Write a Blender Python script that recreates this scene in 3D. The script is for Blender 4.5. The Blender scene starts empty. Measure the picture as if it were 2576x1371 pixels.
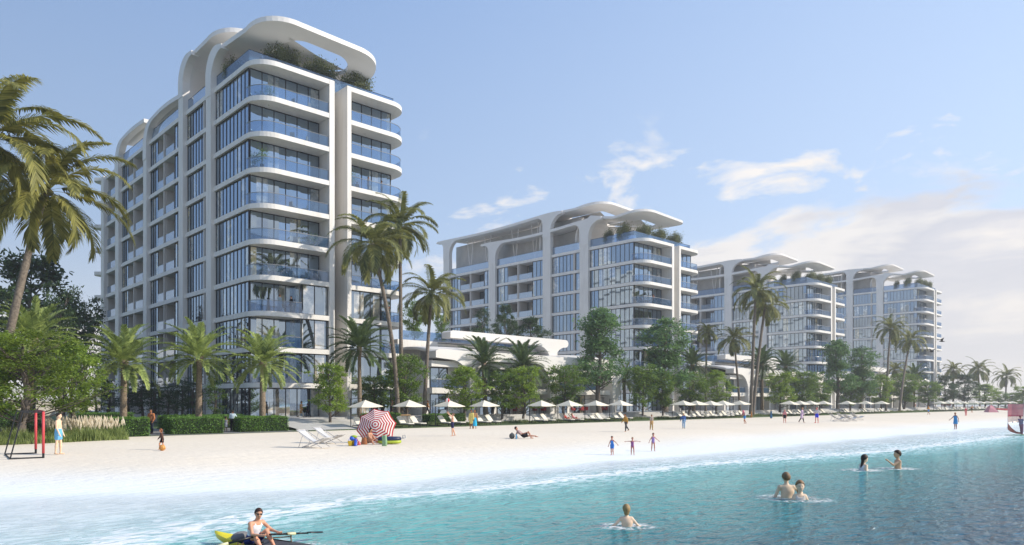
import bpy, math, random
import numpy as np
from mathutils import Vector, Matrix
random.seed(7); np.random.seed(7)
PI = math.pi
scene = bpy.context.scene
COL = scene.collection
# ------------------------------------------------------------------ survey of the place
# X runs along the beach, Y inland, Z up.  Camera stands in the shallows.
CAM_Z = 3.1
SN, CS = 0.7254, 0.6884
def rx_(px): return (px-1288.0)/1812.0
def on_line(px, Y):                 # X of the sight line through image column px where it crosses the line Y
    r = rx_(px); d = Y/(SN-CS*r)
    return d*(CS+SN*r), d
def depth(X, Y): return CS*X+SN*Y
def sstep(a, b, x):
    t = min(1, max(0, (x-a)/(b-a))); return t*t*(3-2*t)
def shore(X): return 24.2+7.0*(1-sstep(1, 13, X))
def terrain(X, Y):
    s = Y-shore(X)
    if s < 0: return max(-2.5, s*0.05-0.03)
    return -0.03+0.55*sstep(0, 13, s)+0.1*sstep(13, 35, s)
def ground(px, py):
    z = 0.4
    for _ in range(12):
        d = (CAM_Z-z)*1812/max(2.0, py-1010); r = rx_(px)
        X = d*(CS+SN*r); Y = d*(SN-CS*r); z = terrain(X, Y)
        if Y < shore(X): z = 0
    return X, Y, z, d
# ------------------------------------------------------------------ materials
MATS = {}
def hexc(h):
    h = h.lstrip('#'); c = [int(h[i:i+2], 16)/255 for i in (0, 2, 4)]
    return tuple(((x+.055)/1.055)**2.4 if x > .04045 else x/12.92 for x in c)
def new_mat(name):
    m = bpy.data.materials.new(name); m.use_nodes = True
    nt = m.node_tree; nt.nodes.clear()
    out = nt.nodes.new('ShaderNodeOutputMaterial')
    return m, nt, out
def N(nt, t, **kw):
    n = nt.nodes.new(t)
    for k, v in kw.items():
        if k.startswith('i_'):
            key = k[2:]
            key = int(key) if key.isdigit() else key.replace('_', ' ')
            n.inputs[key].default_value = v
        else: setattr(n, k, v)
    return n
def L(nt, a, b): nt.links.new(a, b)
def ramp(nt, fac, stops, interp='LINEAR'):
    r = nt.nodes.new('ShaderNodeValToRGB'); r.color_ramp.interpolation = interp
    e = r.color_ramp.elements
    while len(e) > 1: e.remove(e[0])
    e[0].position, e[0].color = stops[0][0], tuple(stops[0][1])+(1,)
    for p, c in stops[1:]:
        x = e.new(p); x.color = tuple(c)+(1,)
    if fac is not None: L(nt, fac, r.inputs[0])
    return r
def pmat(name, col, rough=.6, metal=0., noise=.12, scale=3., bump=0., spec=.4, bscale=None, subsurf=0.):
    if name in MATS: return MATS[name]
    m, nt, out = new_mat(name)
    b = N(nt, 'ShaderNodeBsdfPrincipled', i_Roughness=rough, i_Metallic=metal)
    b.inputs['Specular IOR Level'].default_value = spec
    tc = N(nt, 'ShaderNodeTexCoord')
    nz = N(nt, 'ShaderNodeTexNoise', i_Scale=scale, i_Detail=5.)
    L(nt, tc.outputs['Object'], nz.inputs['Vector'])
    lo = tuple(c*(1-noise) for c in col); hi = tuple(min(1, c*(1+noise)) for c in col)
    r = ramp(nt, nz.outputs[0], [(.3, lo), (.7, hi)])
    L(nt, r.outputs[0], b.inputs['Base Color'])
    if subsurf:
        b.inputs['Subsurface Weight'].default_value = subsurf
        b.inputs['Subsurface Radius'].default_value = (.02, .008, .004)
    if bump:
        bn = N(nt, 'ShaderNodeBump', i_Strength=bump, i_Distance=.02)
        n2 = N(nt, 'ShaderNodeTexNoise', i_Scale=bscale or scale*6, i_Detail=6.)
        L(nt, tc.outputs['Object'], n2.inputs['Vector'])
        L(nt, n2.outputs[0], bn.inputs['Height']); L(nt, bn.outputs[0], b.inputs['Normal'])
    L(nt, b.outputs[0], out.inputs[0])
    MATS[name] = m; return m
def cloth(h, k=1.0): 
    c = tuple(min(1, x*k) for x in hexc(h)); return pmat('fabric_'+h, c, .85, noise=.12, scale=9, spec=.15)
def skin(h): return pmat('skin_'+h, hexc(h), .5, noise=.07, scale=6, spec=.3)
def hairm(h): return pmat('hair_'+h, hexc(h), .55, noise=.35, scale=25, spec=.3)

def leaf_mat(name, dark, light, trans=.35, scale=.8):
    if name in MATS: return MATS[name]
    m, nt, out = new_mat(name)
    g = N(nt, 'ShaderNodeNewGeometry')
    nz = N(nt, 'ShaderNodeTexNoise', i_Scale=scale, i_Detail=3.)
    L(nt, g.outputs['Position'], nz.inputs['Vector'])
    add = N(nt, 'ShaderNodeMath', operation='MULTIPLY_ADD', i_1=.45)
    L(nt, g.outputs['Random Per Island'], add.inputs[0]); L(nt, nz.outputs[0], add.inputs[2])
    r = ramp(nt, add.outputs[0], [(.4, dark), (.95, light)])
    d = N(nt, 'ShaderNodeBsdfPrincipled', i_Roughness=.55); d.inputs['Specular IOR Level'].default_value = .35
    t = N(nt, 'ShaderNodeBsdfTranslucent')
    L(nt, r.outputs[0], d.inputs['Base Color'])
    hs = N(nt, 'ShaderNodeHueSaturation', i_Value=1.5, i_Saturation=1.1, i_Hue=.49)
    L(nt, r.outputs[0], hs.inputs['Color']); L(nt, hs.outputs[0], t.inputs['Color'])
    mx = N(nt, 'ShaderNodeMixShader', i_0=trans)
    L(nt, d.outputs[0], mx.inputs[1]); L(nt, t.outputs[0], mx.inputs[2]); L(nt, mx.outputs[0], out.inputs[0])
    MATS[name] = m; return m

def glass_wall():
    # coated facade glass: mirror film over an interior seen as rooms, curtains, blinds and painted lamplight that differ pane by pane
    if 'facade_glass' in MATS: return MATS['facade_glass']
    m, nt, out = new_mat('facade_glass')
    g = N(nt, 'ShaderNodeNewGeometry')
    sep = N(nt, 'ShaderNodeSeparateXYZ'); L(nt, g.outputs['Position'], sep.inputs[0])
    sx = N(nt, 'ShaderNodeMath', operation='ADD'); L(nt, sep.outputs[0], sx.inputs[0]); L(nt, sep.outputs[1], sx.inputs[1])
    f1 = N(nt, 'ShaderNodeMath', operation='MULTIPLY', i_1=1/1.21); L(nt, sx.outputs[0], f1.inputs[0])
    f1b = N(nt, 'ShaderNodeMath', operation='FLOOR'); L(nt, f1.outputs[0], f1b.inputs[0])
    fz = N(nt, 'ShaderNodeMath', operation='MULTIPLY_ADD', i_1=1/3.6, i_2=-1.45/3.6); L(nt, sep.outputs[2], fz.inputs[0])
    fzb = N(nt, 'ShaderNodeMath', operation='FLOOR'); L(nt, fz.outputs[0], fzb.inputs[0])
    cv = N(nt, 'ShaderNodeCombineXYZ'); L(nt, f1b.outputs[0], cv.inputs[0]); L(nt, fzb.outputs[0], cv.inputs[1])
    wn = N(nt, 'ShaderNodeTexWhiteNoise', noise_dimensions='2D'); L(nt, cv.outputs[0], wn.inputs['Vector'])
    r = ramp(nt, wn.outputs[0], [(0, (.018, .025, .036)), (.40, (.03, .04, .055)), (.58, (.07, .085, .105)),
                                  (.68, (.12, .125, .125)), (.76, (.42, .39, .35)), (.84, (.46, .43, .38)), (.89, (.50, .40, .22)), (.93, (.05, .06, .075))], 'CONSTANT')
    # room clutter: noise makes the interior lighter and darker in patches
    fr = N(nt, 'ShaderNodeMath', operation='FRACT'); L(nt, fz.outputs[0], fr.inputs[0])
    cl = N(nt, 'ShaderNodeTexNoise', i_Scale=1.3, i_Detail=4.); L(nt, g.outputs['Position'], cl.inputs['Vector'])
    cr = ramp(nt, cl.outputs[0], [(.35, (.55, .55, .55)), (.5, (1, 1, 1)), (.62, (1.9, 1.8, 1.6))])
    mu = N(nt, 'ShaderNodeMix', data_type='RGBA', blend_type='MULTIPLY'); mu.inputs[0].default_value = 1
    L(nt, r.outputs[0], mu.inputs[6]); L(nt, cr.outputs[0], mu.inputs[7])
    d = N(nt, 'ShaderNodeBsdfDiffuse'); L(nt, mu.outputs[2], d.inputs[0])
    gl = N(nt, 'ShaderNodeBsdfGlossy', i_Roughness=.015); gl.inputs[0].default_value = (.66, .82, 1, 1)
    nzb = N(nt, 'ShaderNodeTexNoise', i_Scale=.45, i_Detail=1.); L(nt, g.outputs['Position'], nzb.inputs['Vector'])
    wadd = N(nt, 'ShaderNodeMath', operation='MULTIPLY_ADD', i_1=.35); L(nt, wn.outputs[0], wadd.inputs[0]); L(nt, nzb.outputs[0], wadd.inputs[2])
    bp = N(nt, 'ShaderNodeBump', i_Strength=.12, i_Distance=.05); L(nt, nzb.outputs[0], bp.inputs['Height'])
    # every pane is set a hair out of true, so each mirrors a slightly different piece of sky
    tl = N(nt, 'ShaderNodeVectorMath', operation='SUBTRACT'); L(nt, wn.outputs['Color'], tl.inputs[0]); tl.inputs[1].default_value = (.5, .5, .5)
    ts_ = N(nt, 'ShaderNodeVectorMath', operation='SCALE'); L(nt, tl.outputs[0], ts_.inputs[0]); ts_.inputs['Scale'].default_value = .05
    ta = N(nt, 'ShaderNodeVectorMath', operation='ADD'); L(nt, bp.outputs[0], ta.inputs[0]); L(nt, ts_.outputs[0], ta.inputs[1])
    tn = N(nt, 'ShaderNodeVectorMath', operation='NORMALIZE'); L(nt, ta.outputs[0], tn.inputs[0])
    L(nt, tn.outputs[0], gl.inputs['Normal'])
    fz_ = N(nt, 'ShaderNodeFresnel', i_IOR=2.1); 
    fa = N(nt, 'ShaderNodeMath', operation='MULTIPLY_ADD', i_1=.8, i_2=.35, use_clamp=True); L(nt, fz_.outputs[0], fa.inputs[0])
    mx = N(nt, 'ShaderNodeMixShader'); L(nt, fa.outputs[0], mx.inputs[0]); L(nt, d.outputs[0], mx.inputs[1]); L(nt, gl.outputs[0], mx.inputs[2])
    L(nt, mx.outputs[0], out.inputs[0]); MATS['facade_glass'] = m; return m
def glass_rail(name='railing_glass', tint=(.52, .68, .88), body=(.06, .14, .27), opac=.26):
    if name in MATS: return MATS[name]
    m, nt, out = new_mat(name)
    t = N(nt, 'ShaderNodeBsdfTransparent'); t.inputs[0].default_value = tint+(1,)
    d = N(nt, 'ShaderNodeBsdfDiffuse'); d.inputs[0].default_value = body+(1,)
    mx = N(nt, 'ShaderNodeMixShader', i_0=opac); L(nt, t.outputs[0], mx.inputs[1]); L(nt, d.outputs[0], mx.inputs[2])
    gl = N(nt, 'ShaderNodeBsdfGlossy', i_Roughness=.02); gl.inputs[0].default_value = (.85, .92, 1, 1)
    tc = N(nt, 'ShaderNodeTexCoord'); nz = N(nt, 'ShaderNodeTexNoise', i_Scale=.6); L(nt, tc.outputs['Object'], nz.inputs['Vector'])
    bp = N(nt, 'ShaderNodeBump', i_Strength=.08, i_Distance=.03); L(nt, nz.outputs[0], bp.inputs['Height']); L(nt, bp.outputs[0], gl.inputs['Normal'])
    f = N(nt, 'ShaderNodeFresnel', i_IOR=1.6)
    fa = N(nt, 'ShaderNodeMath', operation='MULTIPLY_ADD', i_1=.38, i_2=.10, use_clamp=True); L(nt, f.outputs[0], fa.inputs[0])
    m2 = N(nt, 'ShaderNodeMixShader'); L(nt, fa.outputs[0], m2.inputs[0]); L(nt, mx.outputs[0], m2.inputs[1]); L(nt, gl.outputs[0], m2.inputs[2])
    L(nt, m2.outputs[0], out.inputs[0]); MATS[name] = m; return m

def white_render():
    m = pmat('white_render', (.755, .73, .69), .55, noise=.03, scale=.35, bump=.05, bscale=30); nt = m.node_tree
    b = [n for n in nt.nodes if n.type == 'BSDF_PRINCIPLED'][0]; src = b.inputs['Base Color'].links[0].from_socket
    g = N(nt, 'ShaderNodeNewGeometry'); mp = N(nt, 'ShaderNodeMapping'); mp.inputs['Scale'].default_value = (1.1, 1.1, .10); L(nt, g.outputs['Position'], mp.inputs[0])
    st = N(nt, 'ShaderNodeTexNoise', i_Scale=1.6, i_Detail=6., i_Roughness=.6); L(nt, mp.outputs[0], st.inputs['Vector'])
    r = ramp(nt, st.outputs[0], [(.32, (.90, .895, .88)), (.5, (1, 1, 1)), (.75, (1.02, 1.02, 1.02))])
    mu = N(nt, 'ShaderNodeMix', data_type='RGBA', blend_type='MULTIPLY'); mu.inputs[0].default_value = 1; L(nt, src, mu.inputs[6]); L(nt, r.outputs[0], mu.inputs[7]); L(nt, mu.outputs[2], b.inputs['Base Color'])
    return m
WHITE = white_render()
WHITE_SOFT = pmat('white_shell', (.75, .725, .69), .45, noise=.03, scale=.3)
RECESS = pmat('recess_shade', (.50, .465, .425), .6, noise=.05, scale=.5)  # white render with the shade of the balcony recesses put into its colour
PANEL = pmat('grey_panel', (.085, .095, .11), .4, noise=.1)
DARK = pmat('dark_metal', (.022, .024, .028), .4, metal=.3, noise=.1)
STEEL = pmat('steel_rail', (.42, .42, .42), .3, metal=.9, noise=.05)
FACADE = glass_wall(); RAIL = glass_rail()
SAIL = pmat('sail_fabric', (.62, .60, .56), .8, noise=.03)
# ------------------------------------------------------------------ object helpers
def tag(o, label=None, cat=None, group=None, kind=None):
    if label: o['label'] = label
    if cat: o['category'] = cat
    if group: o['group'] = group
    if kind: o['kind'] = kind
    return o
def link(o, parent=None):
    COL.objects.link(o)
    if parent: o.parent = parent
    return o
def empty(name, loc=(0, 0, 0), rz=0):
    o = bpy.data.objects.new(name, None); o.empty_display_size = .3
    o.location = loc; o.rotation_euler = (0, 0, rz); return link(o)
def inst(name, me, parent=None, loc=(0, 0, 0), rz=0, sc=None):
    o = bpy.data.objects.new(name, me); o.location = loc; o.rotation_euler = (0, 0, rz)
    if sc: o.scale = sc
    return link(o, parent)
def copy_tree(o, parent=None):
    c = o.copy(); COL.objects.link(c); c.parent = parent
    for ch in list(o.children): copy_tree(ch, c)
    return c
class MB:
    def __init__(s): s.v = []; s.f = []; s.m = []; s.cur = 0; s.sm = []; s.smooth = False
    def add(s, vs, fs):
        o = len(s.v); s.v.extend([tuple(p) for p in vs])
        for f in fs: s.f.append(tuple(i+o for i in f)); s.m.append(s.cur); s.sm.append(s.smooth)
        return s
    def box(s, x0, x1, y0, y1, z0, z1):
        return s.add([(x0,y0,z0),(x1,y0,z0),(x1,y1,z0),(x0,y1,z0),(x0,y0,z1),(x1,y0,z1),(x1,y1,z1),(x0,y1,z1)],
              [(0,3,2,1),(4,5,6,7),(0,1,5,4),(1,2,6,5),(2,3,7,6),(3,0,4,7)])
    def quad(s, a, b, c, d): return s.add([a, b, c, d], [(0, 1, 2, 3)])
    def prism(s, poly, z0, z1):
        n = len(poly)
        a = sum(poly[i][0]*poly[(i+1)%n][1]-poly[(i+1)%n][0]*poly[i][1] for i in range(n))
        if a < 0: poly = poly[::-1]
        vs = [(x, y, z0) for x, y in poly]+[(x, y, z1) for x, y in poly]
        return s.add(vs, [tuple(range(n))[::-1], tuple(range(n, 2*n))]+[(i, (i+1)%n, n+(i+1)%n, n+i) for i in range(n)])
    def ext(s, poly, fn, a, b):     # polygon (u,v) swept from w=a to w=b, fn(u,v,w)->xyz
        n = len(poly)
        vs = [fn(u, v, a) for u, v in poly]+[fn(u, v, b) for u, v in poly]
        return s.add(vs, [tuple(range(n))[::-1], tuple(range(n, 2*n))]+[(i, (i+1)%n, n+(i+1)%n, n+i) for i in range(n)])
    def tube(s, pts, rad, n=8, cap=True):
        pts = [Vector(p) for p in pts]
        if not hasattr(rad, '__len__'): rad = [rad]*len(pts)
        vs = []; ref = None
        for i, p in enumerate(pts):
            t = (pts[min(i+1, len(pts)-1)]-pts[max(i-1, 0)])
            t = t.normalized() if t.length > 1e-9 else Vector((0, 0, 1))
            if ref is None: ref = Vector((1, 0, 0)) if abs(t.x) < .8 else Vector((0, 1, 0))
            u = (ref-t*ref.dot(t)).normalized(); w = t.cross(u); ref = u
            for k in range(n):
                a = 2*PI*k/n; vs.append(p+(u*math.cos(a)+w*math.sin(a))*rad[i])
        fs = [(i*n+k, i*n+(k+1)%n, (i+1)*n+(k+1)%n, (i+1)*n+k) for i in range(len(pts)-1) for k in range(n)]
        if cap: fs += [tuple(range(n))[::-1], tuple(range((len(pts)-1)*n, len(pts)*n))]
        return s.add(vs, fs)
    def lathe(s, prof, n=16, c=(0, 0, 0)):
        vs = []; 
        for r, z in prof:
            for k in range(n): vs.append((c[0]+r*math.cos(2*PI*k/n), c[1]+r*math.sin(2*PI*k/n), c[2]+z))
        fs = [(i*n+k, i*n+(k+1)%n, (i+1)*n+(k+1)%n, (i+1)*n+k) for i in range(len(prof)-1) for k in range(n)]
        fs += [tuple(range(n))[::-1], tuple(range((len(prof)-1)*n, len(prof)*n))]
        return s.add(vs, fs)
    def ball(s, c, r, n=10, m=6, sq=(1, 1, 1)):
        prof = [(max(1e-4, math.sin(PI*i/m)), -math.cos(PI*i/m)) for i in range(m+1)]
        vs = []
        for q, z in prof:
            for k in range(n): vs.append((c[0]+r*sq[0]*q*math.cos(2*PI*k/n), c[1]+r*sq[1]*q*math.sin(2*PI*k/n), c[2]+r*sq[2]*z))
        return s.add(vs, [(i*n+k, i*n+(k+1)%n, (i+1)*n+(k+1)%n, (i+1)*n+k) for i in range(m) for k in range(n)])
    def grid(s, fn, nu, nv):
        vs = [fn(i/nu, j/nv) for i in range(nu+1) for j in range(nv+1)]
        return s.add(vs, [(i*(nv+1)+j, (i+1)*(nv+1)+j, (i+1)*(nv+1)+j+1, i*(nv+1)+j+1) for i in range(nu) for j in range(nv)])
    def sheet(s, fn, nu, nv, th):   # grid with thickness
        g = [[Vector(fn(i/nu, j/nv)) for j in range(nv+1)] for i in range(nu+1)]
        def nrm(i, j):
            a = g[min(i+1, nu)][j]-g[max(i-1, 0)][j]; b = g[i][min(j+1, nv)]-g[i][max(j-1, 0)]
            c = a.cross(b); return c.normalized() if c.length > 1e-9 else Vector((0, 0, 1))
        top = [g[i][j] for i in range(nu+1) for j in range(nv+1)]
        bot = [g[i][j]-nrm(i, j)*th for i in range(nu+1) for j in range(nv+1)]
        K = len(top); ix = lambda i, j: i*(nv+1)+j
        fs = [(ix(i,j), ix(i+1,j), ix(i+1,j+1), ix(i,j+1)) for i in range(nu) for j in range(nv)]
        fs += [(K+ix(i,j+1), K+ix(i+1,j+1), K+ix(i+1,j), K+ix(i,j)) for i in range(nu) for j in range(nv)]
        for i in range(nu):
            fs += [(ix(i,0), K+ix(i,0), K+ix(i+1,0), ix(i+1,0)), (ix(i+1,nv), K+ix(i+1,nv), K+ix(i,nv), ix(i,nv))]
        for j in range(nv):
            fs += [(ix(0,j+1), K+ix(0,j+1), K+ix(0,j), ix(0,j)), (ix(nu,j), K+ix(nu,j), K+ix(nu,j+1), ix(nu,j+1))]
        return s.add(top+bot, fs)
    def mesh(s, name, mats):
        me = bpy.data.meshes.new(name); me.from_pydata(s.v, [], s.f)
        for m in (mats if isinstance(mats, (list, tuple)) else [mats]): me.materials.append(m)
        me.polygons.foreach_set('material_index', s.m); me.polygons.foreach_set('use_smooth', s.sm); me.update()
        return me
    def build(s, name, mats, parent=None, loc=(0, 0, 0), rz=0): return inst(name, s.mesh(name, mats), parent, loc, rz)
def npmesh(name, V, F, mats, mi=None, smooth=False):   # V (n,3), F (m,4) or (m,3)
    me = bpy.data.meshes.new(name); k = F.shape[1]
    me.vertices.add(len(V)); me.vertices.foreach_set('co', np.ascontiguousarray(V, dtype=np.float32).ravel())
    me.loops.add(F.size); me.loops.foreach_set('vertex_index', np.ascontiguousarray(F, dtype=np.int32).ravel())
    me.polygons.add(len(F)); me.polygons.foreach_set('loop_start', np.arange(0, F.size, k, dtype=np.int32))
    for m in (mats if isinstance(mats, (list, tuple)) else [mats]): me.materials.append(m)
    if mi is not None: me.polygons.foreach_set('material_index', np.asarray(mi, dtype=np.int32))
    me.polygons.foreach_set('use_smooth', np.full(len(F), smooth)); me.update(calc_edges=True); me.validate(); return me
def rrect(x0, x1, y0, y1, r, n=8):
    if not hasattr(r, '__len__'): r = (r,)*4       # corners: x1y1, x0y1, x0y0, x1y0
    out = []
    for (cx, cy, a0, q) in ((x1, y1, 0, r[0]), (x0, y1, 90, r[1]), (x0, y0, 180, r[2]), (x1, y0, 270, r[3])):
        ox = cx-q if cx == x1 else cx+q; oy = cy-q if cy == y1 else cy+q
        for k in range(n+1):
            a = math.radians(a0+90*k/n); out.append((ox+q*math.cos(a), oy+q*math.sin(a)))
    return out
def arc(cx, cy, r, a0, a1, n=8):
    return [(cx+r*math.cos(math.radians(a0+(a1-a0)*k/n)), cy+r*math.sin(math.radians(a0+(a1-a0)*k/n))) for k in range(n+1)]
# ------------------------------------------------------------------ apartment towers
BASE = 1.5                                   # level of the terrace they stand on
MC = {}
def win_mesh(face, u0, u1, c, n, H):
    key = ('win', face, round(u0, 2), round(u1, 2), c, n, H)
    if key in MC: return MC[key]
    if face == 'left': fn = lambda u, w, z: (c-w, u, z)
    elif face == 'front': fn = lambda u, w, z: (u, c-w, z)
    else: fn = lambda u, w, z: (c+w, u, z)
    p = MB()
    q = [fn(u0, 0, 0), fn(u1, 0, 0), fn(u1, 0, H), fn(u0, 0, H)]
    p.quad(*(q if face != 'left' else q[::-1]))
    f = MB()
    def bar(a, b, z0, z1, w1=.055):
        ps = [fn(x, w, z) for z in (z0, z1) for x, w in ((a, -.03), (b, -.03), (b, w1), (a, w1))]
        f.add(ps, [(0, 3, 2, 1), (4, 5, 6, 7), (0, 1, 5, 4), (1, 2, 6, 5), (2, 3, 7, 6), (3, 0, 4, 7)])
    for k in range(n+1):
        x = u0+(u1-u0)*k/n; x = min(max(x, u0+.035), u1-.035)
        bar(x-.032, x+.032, 0, H)
    bar(u0+.07, u1-.07, .002, .07, .045); bar(u0+.07, u1-.07, H-.09, H-.002, .045)
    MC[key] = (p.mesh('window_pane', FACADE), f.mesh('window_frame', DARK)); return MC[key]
def rail_mesh(path, h=1.12):
    key = ('rail', tuple((round(a, 2), round(b, 2)) for a, b in path))
    if key in MC: return MC[key]
    g = MB(); n = len(path)
    g.smooth = n > 4
    g.add([(x, y, 0) for x, y in path]+[(x, y, h-.04) for x, y in path], [(i, i+1, n+i+1, n+i) for i in range(n-1)])
    t = MB(); t.tube([(x, y, h) for x, y in path], .035, 6)
    MC[key] = (g.mesh('railing_glass', RAIL), t.mesh('handrail', STEEL)); return MC[key]
def strip(poly_fn, parent, name, mat): ...
def canopy_mesh(x0, x1, y0, y1, zf, hole, th=.55, r=3.5, rh=2.2, rings=5, mat=None):
    n = 10
    O = rrect(x0, x1, y0, y1, r, n); I = rrect(*hole, rh, n)
    K = len(O); g = MB(); g.smooth = True
    T = []; B = []
    for j in range(rings+1):
        t = j/rings
        for (a, b), (c, d) in zip(O, I):
            x = a+(c-a)*t; y = b+(d-b)*t; z = zf(x, y)
            T.append((x, y, z)); B.append((x, y, z-th))
    fs = []; M = len(T)
    for j in range(rings):
        for k in range(K):
            k2 = (k+1) % K
            fs.append((j*K+k, j*K+k2, (j+1)*K+k2, (j+1)*K+k)); fs.append((M+j*K+k, M+(j+1)*K+k, M+(j+1)*K+k2, M+j*K+k2))
    g.add(T+B, fs)
    g.smooth = False
    for k in range(K):                       # crisp fascia
        k2 = (k+1) % K
        g.add([T[k], B[k], B[k2], T[k2]], [(0, 1, 2, 3)])
        a = rings*K+k; b = rings*K+k2
        g.add([T[a], T[b], B[b], B[a]], [(0, 1, 2, 3)])
    return g
def band_poly(pillars, zt, y_end, th, zp, rf=2.6, rb=1.4, convex=None, ext=2.5):
    # outline in (y,z) of a roof band that rises from its pillars; pillars listed front to back
    top = []; bot = []
    last = pillars[-1]
    yb = last[1] if convex else last[1]+ext
    N_ = 40
    bot.append((y_end, zt(y_end)-th))
    for i, (a, b) in enumerate(pillars):
        za = zt(a-rf)-th
        y_prev = bot[-1][0]
        for k in range(1, 7):
            y = y_prev+(a-rf-y_prev)*k/6; bot.append((y, zt(y)-th))
        bot += arc(a-rf, za-rf, rf, 90, 0, 8)[1:]
        bot += [(a, zp), (b, zp)]
        if i < len(pillars)-1 or not convex:
            zb = zt(b+rb)-th
            bot += arc(b+rb, zb-rb, rb, 180, 90, 8)
    if convex:
        R = convex; yc = last[1]-R; zc = zt(yc)-R
        top += arc(yc, zc, R, 0, 90, 10)
        y0 = yc
    else:
        bot.append((yb-.3, zt(yb)-th*.9)); top += [(yb, zt(yb)-th*.5), (yb-.3, zt(yb))]; y0 = yb-.3
    for k in range(1, N_+1):
        y = y0+(y_end-y0)*k/N_; top.append((y, zt(y)))
    return bot+top
def sail(cs, pull=.35, dip=.4):
    g = MB(); g.smooth = True; n = 8
    c = [Vector(p) for p in cs]; G = (c[0]+c[1]+c[2])/3; idx = {}
    for i in range(n+1):
        for j in range(n+1-i):
            b = (i/n, j/n, 1-(i+j)/n); p = c[0]*b[0]+c[1]*b[1]+c[2]*b[2]
            w = (1-max(b)); p = p+(G-p)*w*pull; p.z -= dip*27*b[0]*b[1]*b[2]
            idx[i, j] = len(g.v); g.v.append(tuple(p))
    for i in range(n):
        for j in range(n-i):
            g.f.append((idx[i, j], idx[i+1, j], idx[i, j+1])); g.m.append(0); g.sm.append(True)
            if i+j < n-1: g.f.append((idx[i+1, j], idx[i+1, j+1], idx[i, j+1])); g.m.append(0); g.sm.append(True)
    return g

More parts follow.
